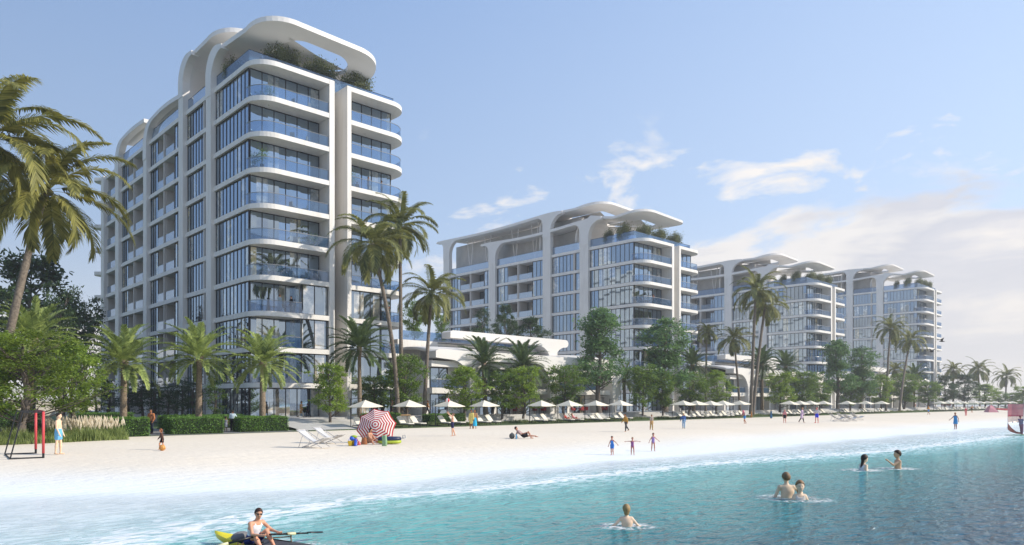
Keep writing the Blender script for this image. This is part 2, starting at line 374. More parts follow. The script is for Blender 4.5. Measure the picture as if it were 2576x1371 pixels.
def tower(cx, cy, n, pil, Lt, zlow, zup, front, label, W=18.2, convex=None, low_dip=0., up_dip=0., hero=False):
    root = empty('apartment_tower', (cx, cy, BASE)); tag(root, label, 'apartment building', 'white apartment towers along the beach')
    A, B_, C_, D_ = pil
    ceil = [3.0+3.6*k for k in range(n)]; zr = ceil[-1]; roof = zr+.5; H = 3.1
    fl = [-.1]+[ceil[k]+.5 for k in range(n-1)]         # storey floors
    # --- floor slabs
    def outline(d=0., bump=True):
        o = [(-.28, Lt)]
        o = [(-.28, Lt-2.2)] if bump else o
        o += [(-.28, 2.4)]
        o += arc(2.12, .2, 2.4, 180, 270, 10)
        o += [(8.36, -2.2), (8.36, 2.5), (9.96, 2.5), (9.96, -2.2)]
        o += arc(W-2.4, .2, 2.4, 270, 360, 10)
        o += [(W, 14), (W-3, 14.02), (W-3, Lt)]
        if bump: o += [(.4, Lt)]+arc(.4, Lt-1.2, 1.75, 90, 180, 6)
        return o
    key = ('slab', n > 0, Lt, W)
    if key not in MC:
        m = MB(); m.prism(outline(), 0, .5); MC[key] = m.mesh('floor_slab', WHITE)
    for k in range(n): inst('floor_slab', MC[key], root, (0, 0, ceil[k]))
    # --- core and back
    m = MB(); m.box(2.3, W-3.4, 2.6, Lt-.6, -.3, zr+.02); m.build('core_wall', WHITE, root)
    m = MB(); m.box(14.2, W-1.35, 8.5, 13.6, -.3, zr+.01); m.build('core_wall', WHITE, root)
    # --- front piers
    m = MB(); m.box(7.78, 8.39, -2.23, 2.45, -.3, roof-.03); m.build('front_pier', WHITE, root)
    m = MB(); m.box(9.93, 10.43, -2.23, 8.5, -.3, roof-.03); m.build('front_pier', WHITE, root)
    # --- side pillars
    for i, (a, b) in enumerate(pil):
        top = (zlow if i in (0, 2) else zup)-4.2
        if hero: top = (zlow-4.4, zup-4.4, zlow-5.9, zlow-5.0)[i]
        m = MB(); m.box(-.6, .22, a+.012, b-.012, -.4, max(top, roof-.5)); m.build('pillar', WHITE, root)
    if hero:
        m = MB(); m.box(-.6, .22, Lt-3.2, Lt-1.7, -.4, roof); m.build('pillar', WHITE, root)
    # --- windows, railings, balcony doors
    def win(face, u0, u1, c, z, npan, name='window', h=H):
        pm, fm = win_mesh(face, u0, u1, c, npan, h)
        o = inst(name, pm, root, (0, 0, z)); inst('window_frame', fm, o)
    def rail(path, z):
        gm, tm = rail_mesh(path); o = inst('balcony_railing', gm, root, (0, 0, z)); inst('handrail', tm, o)
    segs = []
    A0, A1, B0, B1, C0, C1, D0, D1 = A[0], A[1], B_[0], B_[1], C_[0], C_[1], D_[0], D_[1]
    segs.append(('g', .03, A0-.02))
    segs += [('g', A1+.02, A1+1.4), ('p', A1+1.4, A1+1.8), ('g', A1+1.8, B0-.02)]
    w = C0-B1
    segs += [('g', B1+.02, B1+.24*w), ('b', B1+.24*w, B1+.52*w), ('p', B1+.52*w, B1+.55*w), ('b', B1+.55*w, B1+.76*w), ('g', B1+.76*w, C0-.02)]
    w = D0-C1
    segs += [('g', C1+.02, C1+.15*w), ('b', C1+.15*w, C1+.47*w), ('p', C1+.47*w, C1+.5*w), ('b', C1+.5*w, C1+.75*w), ('g', C1+.75*w, D0-.02)]
    segs += [('b', D1+.02, Lt-3.2 if hero else Lt-.6)]
    for t, a, b in segs:
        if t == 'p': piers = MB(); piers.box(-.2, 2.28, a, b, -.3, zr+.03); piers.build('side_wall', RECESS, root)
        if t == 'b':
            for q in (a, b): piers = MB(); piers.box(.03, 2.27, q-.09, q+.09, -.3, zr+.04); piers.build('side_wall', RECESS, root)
    fr = arc(2.12, .2, 2.25, 175, 270, 9)
    path1 = fr+[(7.76, -2.05)]; path2 = [(10.45, -2.05)]+arc(W-2.4, .2, 2.25, 270, 360, 9)+[(W-.15, 5)]
    for k in range(n):
        z = fl[k]
        low = 1 <= k <= 3
        win('front', .06, 7.76, 0, z, 6)
        win('front', 10.45, 17.0, 0, z, 5)
        win('right', .03, 8.4, 17.02, z, 6, 'window')
        win('front', 8.42, 9.9, 2.4, z, 1, 'slot_window')
        if low:
            win('front', 4.75, 7.76, -1.8, z, 2, 'bay_window')
            win('front', 10.45, 14.4, -1.8, z, 3, 'bay_window')
            rail(fr+[(4.7, -2.05)], z); rail([(14.45, -2.05)]+path2[1:], z)
        elif k > 0:
            rail(path1, z); rail(path2, z)
        for t, a, b in segs:
            if t == 'g':
                win('left', a, b, -.02, z, max(1, round((b-a)/.95)))
            elif t == 'b':
                win('left', a+.1, b-.1, 2.22, z, 2, 'balcony_door')
                if k > 0: rail([(-.1, a+.1), (-.1, b-.1)], z)
    # low bay window cheeks
    for k in (1, 2, 3):
        for x, ys in ((4.74, (0, -1.8)), (14.42, (-1.8, 0))):
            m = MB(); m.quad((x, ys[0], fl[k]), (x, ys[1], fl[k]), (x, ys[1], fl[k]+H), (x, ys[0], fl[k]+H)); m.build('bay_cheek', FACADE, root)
    # --- roof terrace: glass parapets, pavilion, planters
    def rrail(path, name='roof_parapet'):
        g = MB(); nn = len(path); g.add([(x, y, roof) for x, y in path]+[(x, y, roof+1.35) for x, y in path], [(i, i+1, nn+i+1, nn+i) for i in range(nn-1)])
        o = g.build(name, glass_rail('parapet_glass', (.40, .55, .78), (.07, .16, .31), .45), root)
        t = MB(); t.tube([(x, y, roof+1.36) for x, y in path], .03, 6); t.build('parapet_rail', DARK, o)
    rrail([(.0, A0-.05), (.0, .02), (W-.8, .02), (W-.8, 10)])
    for a, b in ((A1, B0), (B1, C0), (C1, D0)): rrail([(.0, a+.05), (.0, b-.05)])
    m = MB(); m.box(3.2, W-4.5, 12.5 if hero else 14.5, 16.5 if hero else Lt-1.2, roof, zlow-.9 if hero else zup-.9); m.build('roof_pavilion', pmat('pavilion_wall', (.50, .485, .47), .6, noise=.1, scale=.6), root)
    for x0 in (2.2, 6.6, 11.2): m = MB(); m.box(x0, x0+3.6, .45, 1.3, roof-.02, roof+.45); m.build('planter_box', WHITE, root)
    # --- lower roof band and front canopy
    y0c, x0c, x1c = front
    def zl(y):
        z = zlow
        if y < A0: z += .45*math.cos((y-y0c)/(A0-y0c)*2*PI)-.2*(1-abs((y-y0c)/(A0-y0c)))
        elif y > A1: t = (y-A1)/(C1-A1); z += -low_dip*sstep(0, 1, t)-.45*math.sin(PI*min(1, t))*(1 if not convex else .4)
        return z
    def zu(y):
        yf = A0-1.5; z = zup
        if y < B0: t = (y-yf)/(B0-yf); z += .5*sstep(.0, 1, 1-t)+.25*math.cos(t*2*PI)-.25
        elif y > B1: t = (y-B1)/(D1-B1); z += -up_dip*sstep(0, 1, t)-.35*math.sin(PI*min(1, t))
        return z
    yz = lambda u, v, w: (w, u, v)
    def deck(y0, y1, zf, wd, i):      # underside of a band, running back over the roof
        m = MB(); m.smooth = True
        m.sheet(lambda u, v: (.1+wd*u, y0+(y1-y0)*v, zf(y0+(y1-y0)*v)-.06+.3*u), 4, 30, .34); m.build('band_deck', WHITE_SOFT, root)
    if hero:     # every pillar bends over into a band of its own, stepping up toward the sea front
        zc = lambda y: zlow-1.5+.35*math.sin((y-B1)*.28); zd = lambda y: zlow-.65+.25*math.sin((y-C1)*.3)
        for P_l, zf, ye, R, e in (([A], zl, A0-2.9, 2.6, 0), ([B_], zu, B0-2.9, 2.8, .01), ([C_], zc, B1-.6, 2.9, .02), ([D_], zd, C1-.6, 3.0, .03)):
            m = MB(); m.ext(band_poly(P_l, zf, ye, .5, zf(P_l[0][0])-4.6, rf=2.7, convex=R), yz, -.64-e, .2-e); m.build('roof_band', WHITE_SOFT, root)
        deck(B1-.5, C1-2.2, zc, 5.0, 0); deck(C1-.5, D1-2.2, zd, 5.5, 1)
    else:
        m = MB(); m.ext(band_poly([A, C_], zl, A0-2.9, .5, zlow-4.4-low_dip, rf=2.7, convex=convex), yz, -.64, .2); m.build('roof_band', WHITE_SOFT, root)
        m = MB(); m.ext(band_poly([B_, D_], zu, B0-2.9, .5, zup-4.4-up_dip, rf=2.7, convex=convex), yz, -.65, .19); m.build('roof_band', WHITE_SOFT, root)
        deck(A1-.5, C1-1.5, zl, 4.2, 0); deck(B1-.5, D1-1.5, zu, 5.2, 1)
    if not hero:
        for y in (B1+4, B1+9.5, C1+2.5, C1+8):
            for dy in (-1.0, 1.0):
                m = MB(); m.tube([(1.4, y, roof), (1.4, y+dy, zu(y)-.45)], .09, 8); m.build('strut', WHITE_SOFT, root)
    hA = (x0c+3.9, x1c-2.9, y0c+2.1, A1-.6)
    def canopy(x0, x1, y0, y1, zf, hole):
        if not hero: hole = (hole[0]+1.0, hole[1]-.9, hole[2]+1.0, hole[3]-.8)
        o = canopy_mesh(x0, x1, y0, y1, zf, hole, th=.5 if hero else .40, r=3.5 if hero else (2.4, 3.0, 5.0, 1.1), rh=2.2 if hero else 1.2).build('canopy', WHITE_SOFT, root)
        hx0, hx1, hy0, hy1 = hole; hxm = (hx0+hx1)/2; hym = (hy0+hy1)/2
        zz = zf(hxm, hym)-.4
        zz += .22
        for cs, pl in ((((hx0+.25, hy0+.15, zz), (hx1+.1, hy0+2.6, zz-.02), (hx0+.1, hy1-.3, zz-.05)), .16),
                   (((hx0+.3, hy1+.1, zz-.10), (hx1+.1, hy0+2.9, zz-.06), (hx1+.05, hy1-.4, zz-.10)), .12)):
            sa = sail(cs, pl if hero else .03, .06)
            sa.build('shade_sail', SAIL, o)
        # shell that folds the canopy down to the roof at its back
        R = 2.4; Hs = zf(hxm, y1)-.3-roof
        def shell(u, v):
            t = u*2
            if t < 1: a = t*PI/2; y = y1-.6+R*math.sin(a); z = zf(hxm, y1)-.12-R*(1-math.cos(a))
            else: y = y1-.6+R; z = (zf(hxm, y1)-.12-R)-(t-1)*(Hs-R+.4)
            nar = 1-.34*math.sin(min(1, u*1.25)*PI/2)
            return (x0+1.2+(x1-x0-3.2)*nar*v, y, z)
        s = MB(); s.smooth = True; s.sheet(shell, 16, 10, .35); s.build('canopy_leg', WHITE_SOFT, o)
    canopy(x0c, x1c, y0c, A1+.2, lambda x, y: zl(y)+.03+.18*math.sin(x*.3), hA)
    yf = A0-1.5
    canopy(x0c, x1c-.4, yf, B1+.2, lambda x, y: zu(y)+.03+.18*math.sin(x*.3), (x0c+3.9, x1c-3.2, yf+2.1, B1-.6))
    return root

T1 = (30.9, 71.2); T2 = (97.3, 73.0); T3 = (162.2, 73.0); T4 = (236.9, 73.0)
PILS2 = ((9.5, 11.5), (18.6, 20.6), (33.8, 35.8), (48.5, 50.5))
tower(*T1, 10, ((8.5, 10.0), (17.1, 18.6), (30.5, 31.9), (43.1, 44.8)), 54.0, 39.7, 42.2, (-3.4, -.3, 14.4),
      'tallest ten storey white tower nearest on the left with wavy roof canopy', convex=2.6, low_dip=1.6, up_dip=1.9, hero=True)
tower(*T2, 8, PILS2, 52, 33.7, 36.5, (-.8, -.3, 14.0), 'eight storey white block in the middle with two swooping roof canopies', W=17.6)
tower(*T3, 8, PILS2, 52, 33.7, 36.5, (-.8, -.3, 14.0), 'hazy eight storey white block right of the middle block', W=17.6)
tower(*T4, 10, PILS2, 52, 40.9, 43.7, (-.8, -.3, 14.0), 'farthest pale tower at the right end of the row', W=17.6)

# ------------------------------------------------------------------ low villas with flowing white roofs
def arch_band(x0, x1, zt, zb, legs, lw, zleg, r=1.6, rl=.8):
    # outline in (x,z): band whose underside arches down into legs
    p = []
    p.append((x0, zb+.15)) 
    for lx in legs:
        a, b = lx-lw/2, lx+lw/2
        if a-r > p[-1][0]: p += arc(a-r, zb-r, r, 90, 0, 8)
        p += [(a, zleg), (b, zleg)]
        if b+r < x1: p += arc(b+r, zb-r, r, 180, 90, 8)
    p += [(x1-.5, zb)]+arc(x1-.45, (zt+zb)/2, (zt-zb)/2, -80, 80, 6)+[(x0+.4, zt), (x0, zt-.2)]
    return p
def villas(x0, label, w=35.5, seed=1):
    root = empty('beach_villa_row', (x0, 66.5, BASE)); tag(root, label, 'villa row', 'low villas between the towers')
    rnd = random.Random(seed)
    m = MB(); m.box(.3, w-1, 1.2, 16, -.3, 5.7); m.build('villa_wall', WHITE, root); m = MB(); m.box(4, w-8, 7.5, 18, 5.7, 9.4); m.build('villa_wall', WHITE, root)
    m = MB(); m.box(0, w-.6, -.3, 2.2, 2.55, 3.2); m.build('floor_slab', WHITE, root)
    m = MB(); m.box(.1, w-.8, -.05, 12, 5.65, 6.35); m.build('roof_slab', WHITE, root)
    m = MB(); m.box(.0, w-7, 6.6, 17, 8.25, 9.2); m.build('roof_slab', WHITE, root)
    def fy(u, v, q): return (u, q, v)
    m = MB(); m.ext(arch_band(.2, w, 7.62, 6.5, [5.7, 19.6, w-2.8], .8, -.3, 2.9), fy, -.75, .9); m.build('flowing_roof', WHITE_SOFT, root)
    m = MB(); m.smooth = True
    m.sheet(lambda u, v: (.4+(w-1)*u, .6+5.6*v, 7.5+.7*math.sin(v*PI*.6)+.25*math.sin(u*9)), 24, 6, .3); m.build('roof_shell', WHITE_SOFT, root)
    m = MB(); m.ext(arch_band(6.6, 28.6, 10.6, 9.5, [25.3], .8, 6.9, 2.4), fy, 4.6, 6.4); m.build('flowing_roof', WHITE_SOFT, root)
    for u0, u1 in ((.8, 3.4), (7.4, 10.6), (11.4, 13.6), (15.2, 17.2), (21.8, 24.6), (26, 28.4), (32.8, 34.3)):
        for z, h in ((-.1, 2.6), (3.2, 2.4)):
            pm, fm = win_mesh('front', u0, u1, 1.15, max(1, round((u1-u0)/1.1)), h)
            o = inst('window', pm, root, (0, 0, z)); inst('window_frame', fm, o)
    for u0, u1 in ((6, 12.8), (13.2, 20), (20.4, 26)):
        pm, fm = win_mesh('front', u0, u1, 7.45, 4, 2.4); o = inst('window', pm, root, (0, 0, 5.75)); inst('window_frame', fm, o)
    for u0, u1 in ((.7, 5.9), (7.3, 14.2), (21.6, 29.5)):
        gm, tm = rail_mesh([(u0, -.2), (u1, -.2)], 1.0); o = inst('balcony_railing', gm, root, (0, 0, 3.2)); inst('handrail', tm, o)
    g = MB(); g.add([(.2, 6.7, 9.2), (w-7.2, 6.7, 9.2), (w-7.2, 6.7, 10.35), (.2, 6.7, 10.35)], [(0, 1, 2, 3)]); g.build('roof_parapet', glass_rail('parapet_glass'), root)
    for k in range(5): m = MB(); m.box(6.1, 20.5, 6.5-.05*k, 6.58-.05*k, 9.0-.42*k, 9.1-.42*k); m.build('louvre', PANEL, root)
    for u in (7.0, 14.6, 21.2, 29.8):
        m = MB(); m.box(u-.25, u+.25, -.25, 1.2, -.3, 5.7); m.build('cross_wall', WHITE, root)
    return root
villas(50.2, 'low white villas with flowing roofs between the tallest tower and the middle block', seed=1)
villas(116.6, 'low white villas half hidden by trees right of the middle block', seed=2, w=38)
villas(181.5, 'low white villas behind trees beside the farthest tower', seed=3, w=42)
# ------------------------------------------------------------------ ground, beach, water, paving
def sand_mat():
    m, nt, out = new_mat('beach_sand')
    b = N(nt, 'ShaderNodeBsdfPrincipled', i_Roughness=.9); b.inputs['Specular IOR Level'].default_value = .12
    g = N(nt, 'ShaderNodeNewGeometry')
    n1 = N(nt, 'ShaderNodeTexNoise', i_Scale=.09, i_Detail=6.); L(nt, g.outputs['Position'], n1.inputs['Vector'])
    r = ramp(nt, n1.outputs[0], [(.3, (.735, .65, .53)), (.7, (.785, .705, .59))])
    at = N(nt, 'ShaderNodeAttribute', attribute_name='wet')
    mx = N(nt, 'ShaderNodeMix', data_type='RGBA'); L(nt, at.outputs['Fac'], mx.inputs[0])
    L(nt, r.outputs[0], mx.inputs[6]); mx.inputs[7].default_value = (.77, .82, .835, 1)
    L(nt, mx.outputs[2], b.inputs['Base Color'])
    mp = N(nt, 'ShaderNodeMapping'); mp.inputs['Scale'].default_value = (.16, 2.6, 1); mp.inputs['Rotation'].default_value = (0, 0, .62)
    L(nt, g.outputs['Position'], mp.inputs[0])
    wv = N(nt, 'ShaderNodeTexNoise', i_Scale=1.2, i_Detail=4., i_Distortion=.6); L(nt, mp.outputs[0], wv.inputs['Vector'])
    n2 = N(nt, 'ShaderNodeTexNoise', i_Scale=7., i_Detail=6.); L(nt, g.outputs['Position'], n2.inputs['Vector'])
    ad = N(nt, 'ShaderNodeMath', operation='MULTIPLY_ADD', i_1=.32); L(nt, n2.outputs[0], ad.inputs[0]); L(nt, wv.outputs[0], ad.inputs[2])
    vo = N(nt, 'ShaderNodeTexVoronoi', i_Scale=1.7, feature='SMOOTH_F1'); L(nt, g.outputs['Position'], vo.inputs['Vector'])      # trodden hollows
    vr = ramp(nt, vo.outputs['Distance'], [(.12, (0,)*3), (.42, (1,)*3)])
    a0 = ad; ad = N(nt, 'ShaderNodeMath', operation='MULTIPLY_ADD', i_1=.2); L(nt, vr.outputs[0], ad.inputs[0]); L(nt, a0.outputs[0], ad.inputs[2])
    bp = N(nt, 'ShaderNodeBump', i_Strength=.5, i_Distance=.12); L(nt, ad.outputs[0], bp.inputs['Height']); L(nt, bp.outputs[0], b.inputs['Normal'])
    L(nt, b.outputs[0], out.inputs[0]); return m
def axis(segs):
    out = []
    for a, b, st in segs:
        k = max(1, round((b-a)/st)); out += [a+(b-a)*i/k for i in range(k)]
    return out+[segs[-1][1]]
xs = axis([(-900, -60, 60), (-60, -6, 4), (-6, 22, .8), (22, 140, 2.5), (140, 400, 12), (400, 5000, 200)])
ys = axis([(-160, 0, 20), (0, 16, 2), (16, 44, .8), (44, 55.2, 1.6)])
V = np.array([[x, y, terrain(x, y)] for x in xs for y in ys])
V[:, 2] += .035*np.sin(V[:, 0]*.55+.9*np.sin(V[:, 1]*.3))*np.sin(V[:, 1]*.5+.4*V[:, 0]*.3)*((V[:, 1] > 26) & (V[:, 1] < 54))
ny = len(ys)
F = np.array([(i*ny+j, (i+1)*ny+j, (i+1)*ny+j+1, i*ny+j+1) for i in range(len(xs)-1) for j in range(ny-1)])
me = npmesh('beach', V, F, sand_mat(), smooth=True)
wa = me.attributes.new('wet', 'FLOAT', 'POINT')
wa.data.foreach_set('value', np.array([1-sstep(-1, 10, v[1]-shore(v[0])) for v in V], dtype=np.float32))
tag(inst('beach', me), kind='structure')
def grass_mat():
    return pmat('lawn', (.075, .115, .035), .9, noise=.35, scale=.6, bump=.6, bscale=9)
m = MB(); m.box(-900, 5000, 55.2, 4500, -1, .62); tag(m.build('ground', grass_mat()), kind='structure')
PAVE = pmat('pale_paving', (.50, .49, .47), .65, noise=.08, scale=1.2, bump=.1)
m = MB(); m.box(29.4, 420, 65.0, 150, .3, BASE-.01); tag(m.build('terrace', PAVE), kind='structure')
m = MB()
for k in range(4): m.box(31.5, 420, 64.96-.42*(k+1), 64.96-.42*k, .5, BASE-.03-.2*(k+1))
tag(m.build('terrace_steps', PAVE), kind='structure')
# ramp of pale paving that climbs from the sand to the tower
m = MB(); m.add([(29.2, 56.6, .645), (36.5, 56.6, .645), (36.9, 65.6, BASE+.004), (29.4, 65.6, BASE+.004)], [(0, 1, 2, 3)])
tag(m.build('ramp', PAVE), kind='structure')
PATH = pmat('garden_path', (.20, .20, .20), .8, noise=.1, scale=1.5, bump=.1)
m = MB(); m.add([(x, y, .632) for x, y in ((9, 58.5), (17.8, 55.6), (21.2, 55.6), (26.2, 55.6), (28.2, 55.6), (29.1, 60), (28.6, 66), (22, 70), (13, 76), (6, 84), (0, 84), (4, 68))], [tuple(range(12))])
tag(m.build('path', PATH), kind='structure')

def water_mat():
    m, nt, out = new_mat('sea_water')
    g = N(nt, 'ShaderNodeNewGeometry')
    at = N(nt, 'ShaderNodeAttribute', attribute_name='off')      # metres from the waterline
    mp = N(nt, 'ShaderNodeMapping'); mp.inputs['Scale'].default_value = (.16, .16, .16); L(nt, g.outputs['Position'], mp.inputs[0])
    wob = N(nt, 'ShaderNodeTexNoise', i_Scale=1.0, i_Detail=4.); L(nt, mp.outputs[0], wob.inputs['Vector'])
    w2 = N(nt, 'ShaderNodeMath', operation='MULTIPLY_ADD', i_1=3.0, i_2=-1.5); L(nt, wob.outputs[0], w2.inputs[0])
    off = N(nt, 'ShaderNodeMath', operation='ADD'); L(nt, at.outputs['Fac'], off.inputs[0]); L(nt, w2.outputs[0], off.inputs[1])
    nor = N(nt, 'ShaderNodeMath', operation='DIVIDE', i_1=30.0); L(nt, off.outputs[0], nor.inputs[0])
    col = ramp(nt, nor.outputs[0], [(0, (.80, .85, .86)), (.05, (.76, .84, .86)), (.11, (.63, .79, .82)), (.16, (.42, .67, .70)), (.20, (.15, .50, .50)), (.33, (.045, .36, .365)),
                                    (.5, (.018, .225, .26)), (.66, (.010, .115, .185)), (.85, (.008, .07, .155))])
    # patches painted into the colour: caustic mottling and shoals
    mp3 = N(nt, 'ShaderNodeMapping'); mp3.inputs['Scale'].default_value = (.9, 1.3, 1); mp3.inputs['Rotation'].default_value = (0, 0, -.75); L(nt, g.outputs['Position'], mp3.inputs[0])
    mot = N(nt, 'ShaderNodeTexNoise', i_Scale=1.1, i_Detail=7., i_Distortion=.8); L(nt, mp3.outputs[0], mot.inputs['Vector'])
    mr = ramp(nt, mot.outputs[0], [(.3, (.78, .83, .86)), (.55, (1, 1, 1)), (.75, (1.2, 1.17, 1.14))])
    mul = N(nt, 'ShaderNodeMix', data_type='RGBA', blend_type='MULTIPLY'); mul.inputs[0].default_value = 1
    L(nt, col.outputs[0], mul.inputs[6]); L(nt, mr.outputs[0], mul.inputs[7])
    # foam: a breaker line plus lacy remains between it and the sand
    fo = N(nt, 'ShaderNodeMapping'); fo.inputs['Scale'].default_value = (1, 2.2, 1); L(nt, g.outputs['Position'], fo.inputs[0])
    fn = N(nt, 'ShaderNodeTexNoise', i_Scale=1.1, i_Detail=9., i_Distortion=1.6); L(nt, fo.outputs[0], fn.inputs['Vector'])
    d1 = N(nt, 'ShaderNodeMath', operation='MULTIPLY_ADD', i_1=1.5, i_2=-.75); L(nt, fn.outputs[0], d1.inputs[0])
    o2 = N(nt, 'ShaderNodeMath', operation='ADD'); L(nt, at.outputs['Fac'], o2.inputs[0]); L(nt, d1.outputs[0], o2.inputs[1])
    w3 = N(nt, 'ShaderNodeMath', operation='MULTIPLY_ADD', i_1=.35); L(nt, w2.outputs[0], w3.inputs[0]); L(nt, o2.outputs[0], w3.inputs[2])
    dv = N(nt, 'ShaderNodeMath', operation='DIVIDE', i_1=12.0); L(nt, w3.outputs[0], dv.inputs[0])
    fr = ramp(nt, dv.outputs[0], [(0, (.0,)*3), (.06, (.35,)*3), (.12, (.15,)*3), (.22, (.5,)*3), (.33, (.5,)*3), (.385, (.8,)*3), (.40, (2.2,)*3), (.455, (1.8,)*3), (.485, (.75,)*3), (.58, (.42,)*3), (.8, (.0,)*3)])
    lace = ramp(nt, fn.outputs[0], [(.44, (.12,)*3), (.60, (1,)*3)])
    fm = N(nt, 'ShaderNodeMath', operation='MULTIPLY', use_clamp=True); L(nt, fr.outputs[0], fm.inputs[0]); L(nt, lace.outputs[0], fm.inputs[1])
    # small glints on the wavelets, painted into the colour as bright flecks
    fk = N(nt, 'ShaderNodeMapping'); fk.inputs['Scale'].default_value = (1.3, 5.0, 1); fk.inputs['Rotation'].default_value = (0, 0, .76); L(nt, g.outputs['Position'], fk.inputs[0])
    fkn = N(nt, 'ShaderNodeTexNoise', i_Scale=2.6, i_Detail=4., i_Distortion=.5); L(nt, fk.outputs[0], fkn.inputs['Vector'])
    fkr = ramp(nt, fkn.outputs[0], [(.66, (0,)*3), (.76, (.4,)*3)])
    fm0 = fm; fm = N(nt, 'ShaderNodeMath', operation='MAXIMUM'); L(nt, fm0.outputs[0], fm.inputs[0]); L(nt, fkr.outputs[0], fm.inputs[1])
    mixc = N(nt, 'ShaderNodeMix', data_type='RGBA'); L(nt, fm.outputs[0], mixc.inputs[0]); L(nt, mul.outputs[2], mixc.inputs[6]); mixc.inputs[7].default_value = (.82, .84, .84, 1)
    b = N(nt, 'ShaderNodeBsdfPrincipled', i_Roughness=.06); b.inputs['IOR'].default_value = 1.33; b.inputs['Specular IOR Level'].default_value = .36
    L(nt, mixc.outputs[2], b.inputs['Base Color'])
    rr = N(nt, 'ShaderNodeMath', operation='MULTIPLY_ADD', i_1=.7, i_2=.07); L(nt, fm.outputs[0], rr.inputs[0]); L(nt, rr.outputs[0], b.inputs['Roughness'])
    # ripples
    mp1 = N(nt, 'ShaderNodeMapping'); mp1.inputs['Scale'].default_value = (.62, 1.35, 1); mp1.inputs['Rotation'].default_value = (0, 0, .76); L(nt, g.outputs['Position'], mp1.inputs[0])
    r1 = N(nt, 'ShaderNodeTexNoise', i_Scale=2.3, i_Detail=6., i_Roughness=.55, i_Distortion=.9); L(nt, mp1.outputs[0], r1.inputs['Vector'])
    r2 = N(nt, 'ShaderNodeTexNoise', i_Scale=9., i_Detail=3., i_Distortion=.4); L(nt, mp1.outputs[0], r2.inputs['Vector'])
    ra = N(nt, 'ShaderNodeMath', operation='MULTIPLY_ADD', i_1=.09); L(nt, r2.outputs[0], ra.inputs[0]); L(nt, r1.outputs[0], ra.inputs[2])
    st = ramp(nt, nor.outputs[0], [(0, (.03,)*3), (.12, (.2,)*3), (.3, (.65,)*3), (.6, (1,)*3)])
    bp = N(nt, 'ShaderNodeBump', i_Distance=.42); L(nt, st.outputs[0], bp.inputs['Strength']); L(nt, ra.outputs[0], bp.inputs['Height']); L(nt, bp.outputs[0], b.inputs['Normal'])
    tr = N(nt, 'ShaderNodeBsdfTransparent')
    al = ramp(nt, nor.outputs[0], [(.0, (0,)*3), (.05, (.45,)*3), (.12, (.8,)*3), (.2, (1,)*3)])
    mx = N(nt, 'ShaderNodeMixShader'); L(nt, al.outputs[0], mx.inputs[0]); L(nt, tr.outputs[0], mx.inputs[1]); L(nt, b.outputs[0], mx.inputs[2])
    L(nt, mx.outputs[0], out.inputs[0]); return m
xs = axis([(-900, -60, 60), (-60, -6, 6), (-6, 22, 1), (22, 140, 6), (140, 5000, 300)])
ts = [-3.5, -1.5]+[.7*k for k in range(46)]+[34, 40, 50, 80, 200, 800, 4000]
V = np.array([[x, shore(x)-t, 0.0] for x in xs for t in ts]); ny = len(ts)
F = np.array([(i*ny+j, i*ny+j+1, (i+1)*ny+j+1, (i+1)*ny+j) for i in range(len(xs)-1) for j in range(ny-1)])
me = npmesh('water', V, F, water_mat(), smooth=True)
wa = me.attributes.new('off', 'FLOAT', 'POINT'); 
def breaker(x): return float(np.interp(x, [-20, 0, 4.5, 8.8, 13.0, 16.4, 22, 27, 34, 43, 60, 120], [8, 13.5, 17.2, 18.8, 20.3, 19.6, 19.5, 19.6, 19.4, 17.2, 16.6, 16.5]))
def offmap(x, t):
    w = shore(x)-breaker(x); return t*5.0/w if t < w else 5.0+(t-w)
wa.data.foreach_set('value', np.array([offmap(x, t) for x in xs for t in ts], dtype=np.float32))
tag(inst('water', me), kind='structure')
# distant garden wall seen between the trunks on the left
m = MB(); m.box(-40, 60, 150, 150.4, .6, 3.0); m.box(-40, 60, 149.9, 150.5, 3.0, 3.15)
tag(m.build('boundary_wall', pmat('sunlit_wall', (.55, .50, .42), .8)), 'long low beige boundary wall far behind the garden trees', 'wall')

# broken white water around bathers and along the boat
def foam_mat():
    m, nt, out = new_mat('foam'); at = N(nt, 'ShaderNodeAttribute', attribute_name='dens'); g = N(nt, 'ShaderNodeNewGeometry')
    n = N(nt, 'ShaderNodeTexNoise', i_Scale=4.5, i_Detail=6., i_Distortion=1.5); L(nt, g.outputs['Position'], n.inputs['Vector'])
    r = ramp(nt, n.outputs[0], [(.45, (0,)*3), (.62, (1,)*3)]); mu = N(nt, 'ShaderNodeMath', operation='MULTIPLY', use_clamp=True); L(nt, r.outputs[0], mu.inputs[0]); L(nt, at.outputs['Fac'], mu.inputs[1])
    t = N(nt, 'ShaderNodeBsdfTransparent'); d = N(nt, 'ShaderNodeBsdfDiffuse'); d.inputs[0].default_value = (.8, .82, .82, 1)
    mx = N(nt, 'ShaderNodeMixShader'); L(nt, mu.outputs[0], mx.inputs[0]); L(nt, t.outputs[0], mx.inputs[1]); L(nt, d.outputs[0], mx.inputs[2]); L(nt, mx.outputs[0], out.inputs[0]); return m
FOAM = foam_mat()
def foam(x, y, rx, ry, rz=0., k=1.):
    m = MB(); rg = 7; n = 28; D = []
    for j in range(rg+1):
        for i in range(n): a = 2*PI*i/n; q = j/rg; m.v.append((rx*q*math.cos(a), ry*q*math.sin(a), .006)); D.append(k*math.sin(PI*min(1, .25+.75*q))**1.2)
    for j in range(rg):
        for i in range(n): m.f.append((j*n+i, (j+1)*n+i, (j+1)*n+(i+1) % n, j*n+(i+1) % n)); m.m.append(0); m.sm.append(False)
    me = m.mesh('water_foam', FOAM); at = me.attributes.new('dens', 'FLOAT', 'POINT'); at.data.foreach_set('value', np.array(D, dtype=np.float32))
    tag(inst('water_foam', me, None, (x, y, 0), rz), kind='structure')
